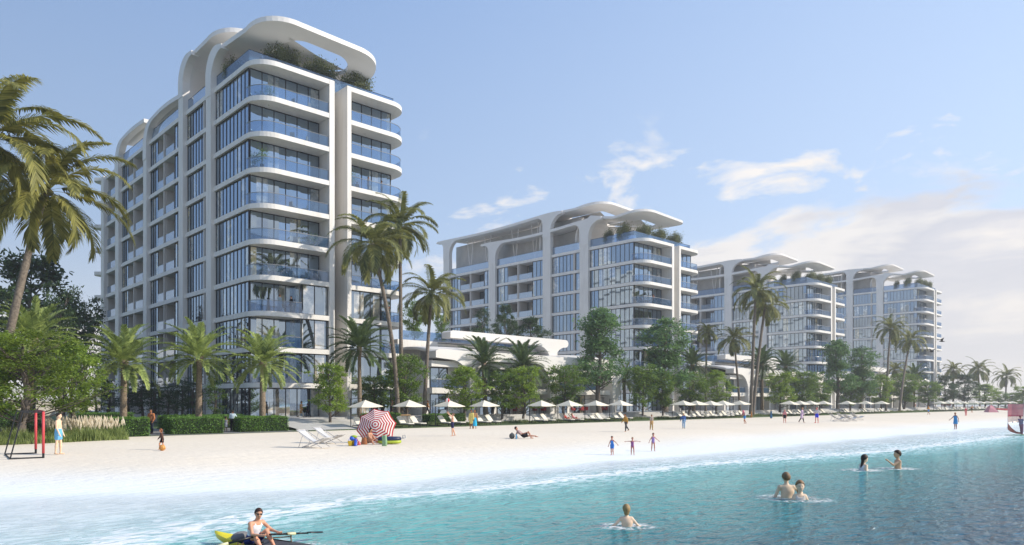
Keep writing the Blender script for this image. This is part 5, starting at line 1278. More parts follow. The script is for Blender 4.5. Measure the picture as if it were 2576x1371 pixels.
def make_lounger():
    o = empty('sun_lounger'); w = .34
    fr = MB(); 
    for x in (-w, w): fr.box(x-.02, x+.02, -1.0, .95, .26, .31)
    fr.box(-w+.02, w-.02, -1.0, -.96, .262, .308); fr.box(-w+.02, w-.02, .91, .95, .262, .308); fr.box(-w+.021, w-.021, .2, .24, .262, .308)
    fr.build('frame', DARK, o)
    for x in (-w, w):
        for y in (-.94, .86): m = MB(); m.box(x-.018, x+.018, y-.018, y+.018, 0, .259); m.build('leg', DARK, o)
    def pad(pts, th, name):
        m = MB(); m.smooth = True; n = len(pts); W = .36
        sec = [(-W, .35), (-W+.03, .92), (-W+.10, 1), (W-.10, 1), (W-.03, .92), (W, .35), (W-.03, .0), (-W+.03, .0)]
        vs = []
        for i, (y, z) in enumerate(pts):
            a = pts[min(i+1, n-1)]; b = pts[max(i-1, 0)]; dy, dz = a[0]-b[0], a[1]-b[1]; l = math.hypot(dy, dz); ny_, nz_ = -dz/l, dy/l
            e = .55 if i in (0, n-1) else 1
            for x, t in sec: vs.append((x, y+ny_*(th*(.5+(t-.5)*e)), z+nz_*(th*(.5+(t-.5)*e))))
        k = len(sec); fs = [(i*k+j, i*k+(j+1) % k, (i+1)*k+(j+1) % k, (i+1)*k+j) for i in range(n-1) for j in range(k)]
        fs += [tuple(range(k))[::-1], tuple(range((n-1)*k, n*k))]; m.add(vs, fs); return m.build(name, CUSH, o)
    pad([(-1.0, .315), (-.96, .315), (-.5, .315), (-.1, .315), (.26, .315), (.30, .315)], .11, 'seat_cushion')
    pad([(.30, .33), (.33, .355), (.55, .56), (.80, .79), (.92, .90), (.95, .93)], .11, 'back_cushion')
    m = MB(); 
    for x in (-w+.05, w-.05): m.tube([(x, .28, .30), (x, .97, .90)], .016, 6); m.tube([(x, .80, .30), (x, .72, .68)], .014, 6)
    m.build('back_frame', DARK, o); 
    m = MB(); m.smooth = True; m.tube([(-.27, .86, .99), (-.2, .86, 1.0), (.2, .86, 1.0), (.27, .86, .99)], [.03, .065, .065, .03], 8); m.build('pillow', CUSH, o)
    return o
PX = [(920, 'a'), (1029, 'a'), (1129, 'a'), (1219, 'a'), (1362, 'b'), (1432, 'b'), (1499, 'b'), (1560, 'b'),
      (1718, 'c'), (1752, 'c'), (1787, 'c'), (1818, 'c'), (1861, 'c'), (1985, 'd'), (2012, 'd'), (2038, 'd'), (2071, 'd'), (2131, 'e'), (2177, 'e'), (2217, 'e'),
      (2364, 'f'), (2383, 'f'), (2402, 'f'), (2420, 'f'), (2447, 'g'), (2465, 'g'), (2483, 'g'), (2501, 'g'), (2530, 'h'), (2546, 'h')]
GN = {'a': 'four nearest the red striped parasol', 'b': 'four before the dining terrace', 'c': 'five right of the middle block', 'd': 'four before the hazy block', 'e': 'three left of the far grass strip',
      'f': 'four at the left of the farthest row', 'g': 'four at the right of the farthest row', 'h': 'two beside the pink tent'}
ORD = ['first', 'second', 'third', 'fourth', 'fifth']
par = make_parasol(); lou = make_lounger(); cnt = {}; lounge_at = []; first = True; firstl = True
for px, g in PX:
    X, d = on_line(px, 57.2); i = cnt.get(g, 0); cnt[g] = i+1; z = terrain(X, 55.1)+.02 if True else .6
    o = par if first else copy_tree(par); first = False
    o.location = (X, 57.2, z); wide = 1.0 if px < 1700 else 1.12
    o.scale = (wide, wide, 1.0+random.uniform(-.004, .012)); o.rotation_euler = (random.uniform(-.025, .025), random.uniform(-.025, .025), random.uniform(-.06, .06))
    tag(o, '%s cream cantilever parasol of the %s' % (ORD[i], GN[g]), 'parasol', 'cream beach parasols')
    for k, dx in enumerate((-.62, .78)):
        if g == 'h' : continue
        l = lou if firstl else copy_tree(lou); firstl = False
        l.location = (X+dx, 56.9+random.uniform(-.12, .12), z); l.rotation_euler.z = random.uniform(-.05, .05)
        tag(l, '%s lounger under the %s parasol of the %s' % ('left' if k == 0 else 'right', ORD[i], GN[g].replace('at the ', '')), 'sun lounger', 'cream sun loungers under the parasols')
        lounge_at.append((px, l))
m = MB()
# stone strip the loungers stand on
for a, b in ((33.5, 52.5), (56.5, 76), (85, 106), (117, 137), (142, 168), (195, 330)): m.box(a, b, 55.7, 58.6, .45, .613)
tag(m.build('lounger_terrace', pmat('strip_paving', (.30, .29, .27), .8, noise=.12, scale=2)), kind='structure')
# two people and things on loungers
for px, c, lab, dx in ((1427, 'c04a44', 'sunbather in red swimwear on the left lounger of the second terrace parasol', -.62), (1443, 'd8909a', 'sunbather in pink swimwear on the right lounger of the second terrace parasol', .78)):
    X, d = on_line(1432, 57.2)
    person(lab, (X+dx, 57.0, .98), .98, -PI/2, dict(lean=-48, armL=((.4, .3, -.6), (.8, 0, -.1)), armR=((.4, -.3, -.6), (.8, 0, -.1)), legL=((1, .08, -.02), (1, 0, -.08)), legR=((.85, -.1, .5), (.6, 0, -.8)), headup=(-.4, 0, 1)), [('swimsuit', c)], skin_c='c88a74', sink=.12, fem=True, hair=('3a2a20', 'bob'))
# red striped parasol
def striped():
    X, Y, z, d = ground(947, 1113); ax = Vector((-CS, -SN, .42)).normalized(); c = Vector((X, Y, z+.98))
    o = empty('striped_parasol', c); tag(o, 'large red and white striped parasol lying tilted on the sand', 'parasol')
    up = Vector((0, 0, 1)); u = up.cross(ax).normalized(); w = ax.cross(u)
    m = MB(); R = 1.27; nb = 15; sub = 4
    def pt(r, k):
        a = 2*PI*k/(8*sub)+.2; q = k % sub
        cosf = math.cos(PI/8)/math.cos((q/sub-.5)*PI/4)*(1-.05*math.sin(PI*q/sub)*r/R)
        x = r*cosf; 
        hgt = .46*(1-(r/R)**1.7)
        return u*(x*math.cos(a))+w*(x*math.sin(a))+ax*hgt
    for i in range(nb):
        m.cur = 0 if i % 2 == 0 else 1
        for k in range(8*sub):
            r0 = R*(i/nb); r1 = R*((i+1)/nb)
            sh = (k/(8*sub))*2*R/nb*0
            m.add([pt(r0, k), pt(r1, k), pt(r1, k+1), pt(r0, k+1)], [(0, 1, 2, 3)])
    RED = pmat('red_canvas', (.42, .014, .022), .8, noise=.06); WH = pmat('white_canvas', (.72, .69, .64), .8, noise=.04)
    m.build('canopy', [RED, WH], o)
    m = MB(); m.tube([tuple(ax*.50), tuple(ax*-1.0)], .022, 8); m.build('pole', pmat('white_pole', (.7, .68, .64), .5), o)
    m = MB()
    for k in range(8): m.tube([tuple(pt(.05, k*sub)-ax*.015), tuple(pt(R*.55, k*sub)-ax*.015), tuple(pt(R, k*sub)-ax*.01)], .010, 5)
    m.build('rib', STEEL, o)
striped()
def px_ground(px, py): X, Y, z, d = ground(px, py); return Vector((X, Y, z))
# deck chairs
def make_deck_chair(fab, wood):
    o = empty('deck_chair'); m = MB()
    for y in (-.30, .30):
        m.tube([(-.80, y, .76), (.52, y, .02)], .018, 6); m.tube([(-.50, y*.93, .02), (.62, y*.93, .44)], .018, 6); m.tube([(-.46, y*1.05, .53), (-.66, y*1.05, .03)], .014, 6)
    for x, z in ((-.80, .76), (.52, .03), (-.50, .03), (.62, .44)): m.tube([(x, -.31, z), (x, .31, z)], .017, 6)
    m.build('frame', wood, o)
    g = MB(); g.smooth = True
    def f(u, v):
        x = -.79+1.40*u; z = .755*(1-u)+.44*u-.34*math.sin(PI*u)**.9*(.75+.25*u); return (x, -.27+.54*v, z)
    g.sheet(f, 14, 3, .008); g.build('sling_seat', fab, o); return o
DW = pmat('pale_timber', (.50, .48, .46), .6, noise=.15); DF = pmat('grey_sling', (.55, .55, .55), .85, noise=.08)
dc = make_deck_chair(DF, DW); dc.location = px_ground(795, 1126); dc.rotation_euler.z = facing(-22); dc.scale = (1.3,)*3
tag(dc, 'front grey deck chair of the pair left of the red striped parasol', 'deck chair', 'grey deck chairs')
d2 = copy_tree(dc); d2.location = px_ground(832, 1116); tag(d2, 'back grey deck chair of the pair left of the red striped parasol', 'deck chair', 'grey deck chairs')
for i, (px, py) in enumerate(((2108, 1060), (2124, 1057), (2140, 1060), (2158, 1057))):
    q = copy_tree(dc); q.location = px_ground(px, py); q.rotation_euler.z = facing(5+i*4); q.scale = (1.25,)*3
    tag(q, '%s of four pale wire deck chairs crowded on the far sand' % ['leftmost', 'second from left', 'third from left', 'rightmost'][i], 'deck chair', 'far deck chairs')
# toys
def col(c, r=.4): return pmat('plastic_'+c, hexc(c), r, noise=.03)
p = px_ground(881, 1121)
o = empty('toy_bucket', p); tag(o, 'yellow and blue toy bucket at the left of the beach toys', 'toy')
m = MB(); m.smooth = True; m.lathe([(.10, 0), (.15, .26), (.165, .27), (.14, .26), (.09, .02)], 14); m.build('pail', col('e0c22c'), o)
m = MB(); m.tube([(-.15, 0, .26), (-.1, 0, .38), (.1, 0, .38), (.15, 0, .26)], .012, 6); m.build('handle', col('2f5cc0'), o)
o = empty('toy_cup', p+Vector((.22, -.22, 0))); tag(o, 'blue toy cup in front of the yellow bucket', 'toy'); m = MB(); m.smooth = True; m.lathe([(.13, 0), (.09, .04), (.08, .36), (.09, .4), (.07, .38)], 12); m.build('cup', col('2a55c4'), o)
o = empty('toy_windmill', p+Vector((.28, .05, 0))); tag(o, 'colourful toy sand mill with green top', 'toy')
m = MB(); m.smooth = True; m.lathe([(.16, 0), (.14, .16), (.10, .34), (.12, .4)], 12); m.build('stand', col('a88a2c'), o)
m = MB(); m.smooth = True; m.lathe([(.05, .40), (.2, .52), (.2, .56), (.05, .60)], 12); m.build('top', col('9ab52e'), o)
m = MB(); m.ball((-.12, 0, .42), .15, 10, 6); m.build('wheel', col('2c62d2'), o); m = MB(); m.ball((.10, -.05, .3), .13, 10, 6); m.build('hopper', col('8a3a68'), o)
o = empty('sand_mould', px_ground(903, 1119)); tag(o, 'small coral red sand mould beside the toys', 'toy'); m = MB(); m.smooth = True; m.lathe([(.10, 0), (.09, .1), (.05, .2), (.01, .25)], 10); m.build('mould', col('d8606a'), o)
o = empty('low_table', px_ground(907, 1113)); tag(o, 'low white folding table behind the beach toys', 'table')
m = MB(); m.box(-.32, .32, -.2, .2, .36, .39); m.build('tabletop', pmat('white_table', (.72, .72, .72), .5), o)
for x in (-.28, .28):
    for y in (-.16, .16): m = MB(); m.tube([(x, y, 0), (x, y, .358)], .014, 6); m.build('leg', DARK, o)
o.rotation_euler.z = facing(0)
o = empty('beach_bag', px_ground(916, 1118)); tag(o, 'brown leather beach bag beside the sitting woman', 'bag'); m = MB(); m.smooth = True
m.grid(lambda u, v: (.20*math.cos(2*PI*u)*(1-.35*v), .10*math.sin(2*PI*u)*(1-.4*v), .42*v), 16, 5); m.build('bag_body', cloth('a06a48'), o)
m = MB(); m.tube([(-.1, .0, .4), (-.08, 0, .56), (.08, 0, .56), (.1, 0, .4)], .012, 6); m.build('handle', cloth('7a4a30'), o); o.rotation_euler.z = facing(0)
def inflatable():
    o = empty('inflatable_boat', px_ground(977, 1117), facing(4)); tag(o, 'navy and lime inflatable boat on the sand beside the striped parasol', 'boat')
    m = MB(); m.smooth = True; ring = [(.55*math.cos(a)*(1 if math.cos(a) < 0 else 1.25), .34*math.sin(a), .15) for a in [2*PI*k/24 for k in range(25)]]
    m.tube(ring, .11, 10, False); m.build('hull_tube', col('a8b838'), o)
    m = MB(); m.smooth = True; m.tube([(x*.97, y*.97, .32) for x, y, z in ring], .13, 10, False); m.build('upper_tube', col('1f2c4c'), o)
    m = MB(); m.smooth = True; m.ball((0, 0, .12), .3, 12, 6, (1.6, .9, .3)); m.build('floor', col('2c3a5c'), o)
inflatable()
o = empty('green_towel', px_ground(967, 1122), facing(0)); tag(o, 'pale green towel standing folded against the inflatable boat', 'towel')
m = MB(); m.smooth = True; m.sheet(lambda u, v: (-.14+.28*u+.02*math.sin(v*5), .10*v*v+.03*math.sin(u*7), .62*v), 8, 8, .02); m.build('towel_cloth', cloth('8fae88'), o)
o = empty('sandal', px_ground(1017, 1103), facing(40)); tag(o, 'small grey object left alone on the sand', 'sandal'); m = MB(); m.smooth = True; m.tube([(-.14, 0, .02), (-.1, 0, .22), (.05, 0, .24), (.10, 0, .02)], .03, 8); m.tube([(-.14, 0, .02), (.12, 0, .02)], [.05, .05], 8); m.build('strap', cloth('9aa0a4'), o)
o = empty('round_bag', px_ground(1288, 1104)); tag(o, 'dark grey round bag beside the reclining man', 'bag'); m = MB(); m.smooth = True; m.ball((0, 0, .20), .22, 14, 9, (1, .8, .95)); m.build('bag_body', cloth('4a4e50'), o); m = MB(); m.tube([(-.06, 0, .39), (0, 0, .46), (.06, 0, .39)], .014, 6); m.build('handle', cloth('2e3032'), o)
o = empty('water_bottle', px_ground(1299, 1104.5)); tag(o, 'light blue bottle between the bag and the reclining man', 'bottle'); m = MB(); m.smooth = True; m.lathe([(.06, 0), (.065, .03), (.062, .24), (.03, .31), (.03, .35)], 12); m.build('bottle_body', col('5a9ac0'), o)
# ball on the sand and ball in the air
o = empty('football', px_ground(408, 1134)+Vector((0, 0, .16))); tag(o, 'orange brown ball at the feet of the boy', 'ball'); m = MB(); m.smooth = True; m.ball((0, 0, 0), .16, 18, 12); m.build('ball_skin', pmat('ball_leather', hexc('c48a45'), .5, noise=.35, scale=12), o)
def at_depth(px, py, d): r = rx_(px); return Vector((d*(CS+SN*r), d*(SN-CS*r), CAM_Z-(py-1010)*d/1812))
o = empty('beach_ball', at_depth(1126, 1007, 50)); tag(o, 'red and white ball in the air above the raised arms', 'ball')
m = MB(); m.smooth = True; m.ball((0, 0, 0), .15, 18, 10); me_ = m
for i in range(len(m.f)): m.m[i] = 1 if ((i % 18)//3) % 2 else 0
m.build('ball_skin', [col('c03038'), col('e8e4e0')], o)
# soccer goal
def goal():
    a = px_ground(109, 1152); b = px_ground(90, 1141); o = empty('soccer_goal', a); tag(o, 'small soccer goal with red posts and black back frame', 'goal')
    bb = b-a; H = 2.13; bk = Vector((-1.25, .12, 0)); z = Vector((0, 0, 1))
    RP = col('c8484c', .5)
    for q in (Vector((0, 0, 0)), bb):
        m = MB(); m.smooth = True; m.tube([q+z*.22, q+z*H], .058, 12); m.build('post', RP, o)
        m = MB(); m.tube([q, q+z*.24], .05, 10); m.build('post_foot', DARK, o)
        m = MB(); m.tube([q+z*.03, q+bk+z*.03], .03, 8); m.build('ground_bar', DARK, o)
        m = MB(); m.tube([q+bk+z*.03, q+bk*.62+z*(H-.02)], .03, 8); m.build('back_upright', DARK, o)
        m = MB(); m.tube([q+bk*.62+z*(H-.02), q+z*(H-.02)], .028, 8); m.build('top_stay', DARK, o)
    m = MB(); m.smooth = True; m.tube([z*H, bb+z*H], .06, 12); m.build('crossbar', col('6a2428', .5), o)
    m = MB(); m.tube([bk+z*.03, bk+bb+z*.03], .03, 8); m.build('rear_ground_bar', DARK, o)
goal()
# pink tent, red kayak
o = empty('beach_tent', px_ground(2493, 1037), facing(0)); tag(o, 'pink pop up beach tent on the far sand', 'tent'); m = MB(); m.smooth = False
m.add([(-1.5, -1.1, 0), (1.6, -1.1, 0), (1.6, 1.1, 0), (-1.5, 1.1, 0), (-.9, -.8, 1.5), (-.2, -.3, 2.25), (.6, -.5, 1.7), (-.5, .9, 1.6), (.7, .7, 1.4)],
      [(0, 1, 6, 5, 4), (0, 4, 7, 3), (4, 5, 7), (5, 6, 8, 7), (6, 1, 2, 8), (3, 7, 8, 2), (0, 3, 2, 1)]); m.build('tent_fabric', cloth('c9909a'), o)
m = MB(); m.tube([(-1.5, -1.1, .02), (-.9, -.8, 1.52), (-.2, -.3, 2.27), (.6, -.5, 1.72), (1.6, -1.1, .02)], .03, 6); m.build('tent_pole', DARK, o); o.scale = (.8,)*3
o = empty('kayak', px_ground(2531, 1037)+Vector((0, 0, .65)), facing(2)); tag(o, 'long red kayak resting beyond the pink tent', 'kayak'); m = MB(); m.smooth = True
m.grid(lambda u, v: (-2.6+5.2*u, .42*math.sin(PI*u)**.6*math.cos(2*PI*v), .22*math.sin(PI*u)**.4*math.sin(2*PI*v)+.25*(2*u-1)**2), 20, 12); m.build('hull', col('b83a48'), o)
m = MB(); m.smooth = True; m.tube([(.5*math.cos(a), .2*math.sin(a), .24) for a in [2*PI*k/16 for k in range(17)]], .03, 6); m.build('cockpit_rim', DARK, o)
# bar counter
X, Y, z = inplane(997, 62.6, .62); o = empty('bar_counter', (X, Y, z), 0); tag(o, 'wooden topped bar counter behind the second parasol', 'counter')
m = MB(); m.box(-1.0, 1.6, -.3, .3, 1.02, 1.12); m.build('counter_top', pmat('oak', (.42, .27, .14), .5, noise=.2), o); m = MB(); m.box(-.9, 1.5, -.2, .2, 0, 1.018); m.build('counter_front', pmat('counter_grey', (.22, .22, .22), .6), o)
for k in range(3):
    m = MB(); q = -.8+.3*k; m.tube([(q-.08, 0, 1.121), (q-.08, 0, 1.4), (q+.08, 0, 1.4), (q+.08, 0, 1.121)], .015, 6); m.build('glass_rack', STEEL, o)
# dining terrace: tables, red chairs, white parasols
RC = pmat('red_upholstery', (.32, .025, .028), .7, noise=.12)
def make_chair():
    o = empty('dining_chair'); m = MB(); m.box(-.27, .27, -.26, .26, .36, .48); m.build('seat', RC, o)
    m = MB(); m.smooth = False; m.ext([(-.27, .47), (.27, .47), (.25, .86), (-.25, .86)], lambda u, v, w: (u, w+.08*(v-.47), v), .18, .27); m.build('backrest', RC, o)
    for s in (-1, 1): m = MB(); m.box(s*.27-.04, s*.27+.04, -.22, .18, .481, .66); m.build('armrest', RC, o)
    for x in (-.22, .22):
        for y in (-.21, .21): m = MB(); m.tube([(x, y, 0), (x, y, .358)], .02, 6); m.build('leg', DARK, o)
    return o
def make_table():
    o = empty('dining_table'); m = MB(); m.box(-.75, .75, -.45, .45, .72, .76); m.build('tabletop', pmat('table_red', (.26, .04, .035), .5), o)
    for x in (-.6, .6):
        for y in (-.35, .35): m = MB(); m.tube([(x, y, 0), (x, y, .718)], .025, 6); m.build('leg', DARK, o)
    return o
ch = make_chair(); ta = make_table(); f1 = f2 = True; k = 0
for ti, (px, Y) in enumerate(((1360, 67.6), (1455, 67.6), (1505, 67.8), (1290, 68.2), (2290, 67.5), (2380, 67.5))):
    X, d = on_line(px, Y); t = ta if f1 else copy_tree(ta); f1 = False; t.location = (X, Y, BASE)
    nm = ['at the left of the dining terrace', 'in the middle of the dining terrace', 'at the right of the dining terrace', 'behind the rounded tree', 'before the farthest tower', 'behind the far parasol row'][ti]
    tag(t, 'dark red dining table '+nm, 'table', 'dining tables on the terrace')
    for ci, (dx, dy, rz, w) in enumerate(((-.42, -.95, PI, 'front left'), (.42, -.95, PI, 'front right'), (-1.2, 0, PI/2, 'left end'), (1.2, 0, -PI/2, 'right end'), (-.4, .95, 0, 'back left'), (.4, .95, 0, 'back right'))):
        c = ch if f2 else copy_tree(ch); f2 = False; c.location = (X+dx, Y+dy, BASE); c.rotation_euler.z = rz+random.uniform(-.15, .15)
        tag(c, 'red armchair at the %s of the table %s' % (w, nm), 'chair', 'red armchairs at the dining tables')
def make_terrace_parasol():
    o = empty('terrace_parasol'); m = MB(); m.smooth = False; n = 8; s = 1.7
    pr = [(s*math.cos(2*PI*k/n), s*math.sin(2*PI*k/n), 2.35) for k in range(n)]
    m.add([(0, 0, 2.95)]+pr, [(0, 1+k, 1+(k+1) % n) for k in range(n)]); m.add(pr+[(x, y, z-.12) for x, y, z in pr], [(k, n+k, n+(k+1) % n, (k+1) % n) for k in range(n)]); m.build('canopy', pmat('white_canvas2', (.76, .75, .74), .85, noise=.03), o)
    m = MB(); m.tube([(0, 0, 0), (0, 0, 2.98)], .03, 8); m.build('pole', STEEL, o); m = MB(); m.lathe([(.3, 0), (.3, .06), (.05, .1)], 16); m.build('base', DARK, o); return o
tp = make_terrace_parasol(); ft = True
for px, Y, lab in ((1250, 67.0, 'left white octagonal parasol on the villa terrace beside a dark date palm'), (1368, 69.5, 'white octagonal parasol behind the rounded tree on the dining terrace'), (1505, 68.5, 'white octagonal parasol beside the tall slender tree on the dining terrace'), (1880, 68, 'white octagonal parasol below the far villas')):
    X, d = on_line(px, Y); t = tp if ft else copy_tree(tp); ft = False; t.location = (X, Y, BASE); tag(t, lab, 'parasol', 'white parasols on the terraces')
def make_balcony_chair():
    o = empty('balcony_chair'); m = MB(); m.box(-.25, .25, -.24, .24, .38, .45); m.build('seat', cloth('8a8884'), o)
    m = MB(); m.ext([(-.25, .44), (.25, .44), (.23, .88), (-.23, .88)], lambda u, v, w: (u, w+.1*(v-.44), v), .19, .25); m.build('backrest', cloth('8a8884'), o)
    for x in (-.22, .22):
        for y in (-.2, .2): m = MB(); m.tube([(x, y, 0), (x, y, .378)], .018, 6); m.build('leg', DARK, o)
    return o
bc = make_balcony_chair(); fb = True
for k, nm in ((9, 'top'), (8, 'second from top'), (6, 'fourth from top'), (5, 'fifth from top'), (4, 'sixth from top')):
    for dx, sd_ in ((4.2, 'left'), (5.6, 'right')):
        c = bc if fb else copy_tree(bc); fb = False; c.location = (T1[0]+dx+.3*(k % 2), T1[1]-.95, FZ(k)); c.rotation_euler.z = random.uniform(-.6, .6)+(-.7 if sd_ == 'left' else .7)+PI
        tag(c, '%s grey chair on the %s front balcony of the tallest tower' % (sd_, nm), 'chair', 'grey chairs on the front balconies')
# birds in the air
def bird(px, py, d, rz, lab):
    o = empty('bird', at_depth(px, py, d), rz); tag(o, lab, 'bird', 'dark birds in flight'); m = MB(); m.smooth = True
    m.tube([(-.45, 0, 0), (-.2, 0, .0), (.1, 0, .03), (.32, 0, .06), (.42, 0, .04)], [.03, .09, .11, .06, .01], 8)
    m.add([(-.45, 0, 0), (-.75, -.12, 0), (-.75, .12, 0)], [(0, 1, 2)])
    for s in (-1, 1): m.add([(.15, .06*s, .05), (-.15, .06*s, .05), (-.2, .5*s, .42), (.1, .5*s, .45), (-.25, .95*s, .62)], [(0, 1, 2, 3), (3, 2, 4)])
    m.build('plumage', pmat('bird_black', (.02, .02, .022), .6), o)
bird(2080, 851, 120, .4, 'dark bird flying before the balconies of the hazy block')
bird(2344, 885, 130, 1.2, 'lower dark bird flying before the farthest tower')
bird(2369, 859, 125, 2.0, 'upper dark bird flying at the right edge of the farthest tower')
# ------------------------------------------------------------------ rowing boat with its rower
RT = Vector((SN, -CS, 0)); FWD = Vector((CS, SN, 0))
def rowing():
    s = at_depth(634, 1362, 15.2); s.z = 0
    ang = math.radians(31); ax = RT*math.cos(ang)-FWD*math.sin(ang); yaw = math.atan2(ax.y, ax.x)
    o = empty('rowing_boat', s, yaw); tag(o, 'slim yellow and charcoal rowing boat in the bottom left corner', 'boat')
    def half(x):
        if x < .2: return .36*max(0, (x+1.22)/1.42)**.75
        return .36*max(0, 1-((x-.2)/3.4)**2)**.8
    m = MB(); m.smooth = True
    xs_ = [-1.22+4.7*i/46 for i in range(47)]; sec = 9
    def hull(u, v):
        x = -1.22+4.7*u; a = PI*v; w = half(x)+.002; rise = .06*max(0, (-x-.1)/1.1)**1.6
        return (x, -w*math.cos(a), .17+rise-(.26+rise*.6)*math.sin(a)**.7*(w/.36)**.5)
    m.grid(hull, 46, sec)
    for i, f in enumerate(m.f): m.m[i] = 0 if (i//sec) < 14 else 1
    m.build('hull', [col('e6c41e', .35), pmat('hull_charcoal', (.05, .05, .055), .45, noise=.1)], o)
    def deck(x0, x1, name, mat, n=16):
        g = MB(); g.smooth = True; g.grid(lambda u, v: ((x0+(x1-x0)*u), (2*v-1)*(half(x0+(x1-x0)*u)+.002), .172+.06*max(0, (-(x0+(x1-x0)*u)-.1)/1.1)**1.6+.035*math.sin(PI*v)), n, 6); g.build(name, mat, o)
    deck(-1.22, -.33, 'bow_deck', col('f0dc24', .35)); deck(.95, 3.45, 'stern_deck', pmat('hull_charcoal', (.05, .05, .055)))
    m = MB(); m.smooth = True; m.grid(lambda u, v: (-.33+1.28*u, (2*v-1)*.30, .06+.10*abs(2*v-1)**3), 10, 8); m.build('cockpit', pmat('cockpit_grey', (.13, .13, .14), .6), o)
    m = MB(); m.smooth = True; m.ball((-.36, 0, .2), .2, 12, 8, (.6, 1.2, .65)); m.build('seat_back', pmat('seat_grey', (.16, .155, .16), .6), o)
    m = MB(); m.smooth = True; m.box(-.16, .16, -.17, .17, .10, .135); m.build('seat', DARK, o)
    BR = pmat('rigger_bronze', (.20, .12, .06), .4, metal=.5)
    # riggers: near side -y, far side +y ; gate positions carry the oars
    gates = {}
    for sd in (-1, 1):
        gx, gy, gz = .42, sd*.68, .23
        m = MB(); m.tube([(.12, sd*.30, .18), (gx, gy, gz-.05)], .014, 6); m.tube([(.85, sd*.30, .18), (gx, gy, gz-.05)], .014, 6); m.tube([(gx, gy, .02+.1), (gx, gy, gz+.05)], .016, 6); m.build('rigger', BR, o)
        gates[sd] = Vector((gx, gy, gz))
    inv = Matrix.Translation(s) @ Matrix.Rotation(yaw, 4, 'Z'); inv = inv.inverted()
    HN = {-1: Vector((.36, -.12, .33)), 1: Vector((.46, .20, .31))}
    for sd in (-1, 1):
        ow = empty('oar', s, yaw); tag(ow, ('black oar with cream sleeve in the rower\'s near hand' if sd < 0 else 'black oar with cream sleeve reaching out beyond the boat'), 'oar', 'oars of the rowing boat')
        g = Vector((.02, -.80, .20)) if sd < 0 else gates[1]+Vector((.06, 0, .02))
        a = HN[sd]; dr = (g-a).normalized(); st_ = a-dr*.13; end = g+dr*(1.9 if sd < 0 else .42)
        m = MB(); m.smooth = True; m.tube([st_, a+dr*.1], .020, 10); m.build('handle', pmat('oar_grip', (.03, .02, .02), .7), ow)
        m = MB(); m.smooth = True; m.tube([a+dr*.1, g-dr*.16], .024, 10); m.tube([g+dr*.06, end], [.022, .018], 10); m.build('shaft', pmat('oar_black', (.015, .015, .017), .35), ow)
        m = MB(); m.smooth = True; m.tube([g-dr*.16, g+dr*.06], .032, 12); m.build('sleeve', pmat('oar_cream', (.66, .62, .38), .4), ow)
        m = MB(); m.smooth = True; side = dr.cross(Vector((0, 0, 1))).normalized(); upv = Vector((0, 0, 1))
        m.sheet(lambda u, v: tuple(end+dr*.40*u+side*(.09*(math.sin(PI*min(1, .12+u*.8))**.5)*(2*v-1)*.85)+upv*.02*math.sin(PI*v)), 10, 5, .012); m.build('blade', pmat('oar_black', (.015, .015, .017)), ow)
    def gear(root, J, off, q):
        hc, hf, hl, hup = q['hc']+off, q['hf'], q['hl'], q['hup']
        m = MB(); m.smooth = True
        pts = [hc+hf*.02+hl*.085*s_+hup*.022 for s_ in ()]
        for s_ in (1, -1):
            c = hc+hf*.096+hl*.036*s_+hup*.014
            m.ball(tuple(c), .030, 10, 6, (.55, 1.1, .72))
            m.tube([tuple(hc+hf*.088+hl*.062*s_+hup*.02), tuple(hc+hf*.0+hl*.088*s_+hup*.026)], .006, 5)
        m.tube([tuple(hc+hf*.104+hl*.02+hup*.02), tuple(hc+hf*.104-hl*.02+hup*.02)], .006, 5)
        m.build('sunglasses', pmat('lens_black', (.008, .008, .01), .12), root)
    seat = s+Vector((0, 0, 0))
    person('rower in white sleeveless top and dark sunglasses pulling two oars', (seat.x, seat.y, .135), .89, yaw, dict(lean=20, grip=True, armL=((.62, .35, -.62), (.95, -.1, -.12)), armR=((.55, -.25, -.75), (.95, .18, -.02)),
           legL=((.70, .20, .62), (.62, .0, -.78)), legR=((.74, -.24, .42), (.66, 0, -.75)), headup=(.12, 0, 1)), [('tank', 'e2e4ea'), ('shorts', '2f3a6c'), ('shoes', 'd0522c')], skin_c='d29a7c', hair=('3a241c', 'short'), h=.012, sink=.04, extra=gear, look=-.45)
rowing()
q = at_depth(660, 1366, 15.2); foam(q.x+.5, q.y-.3, 2.6, 1.0, RIGHT-.5, .8)
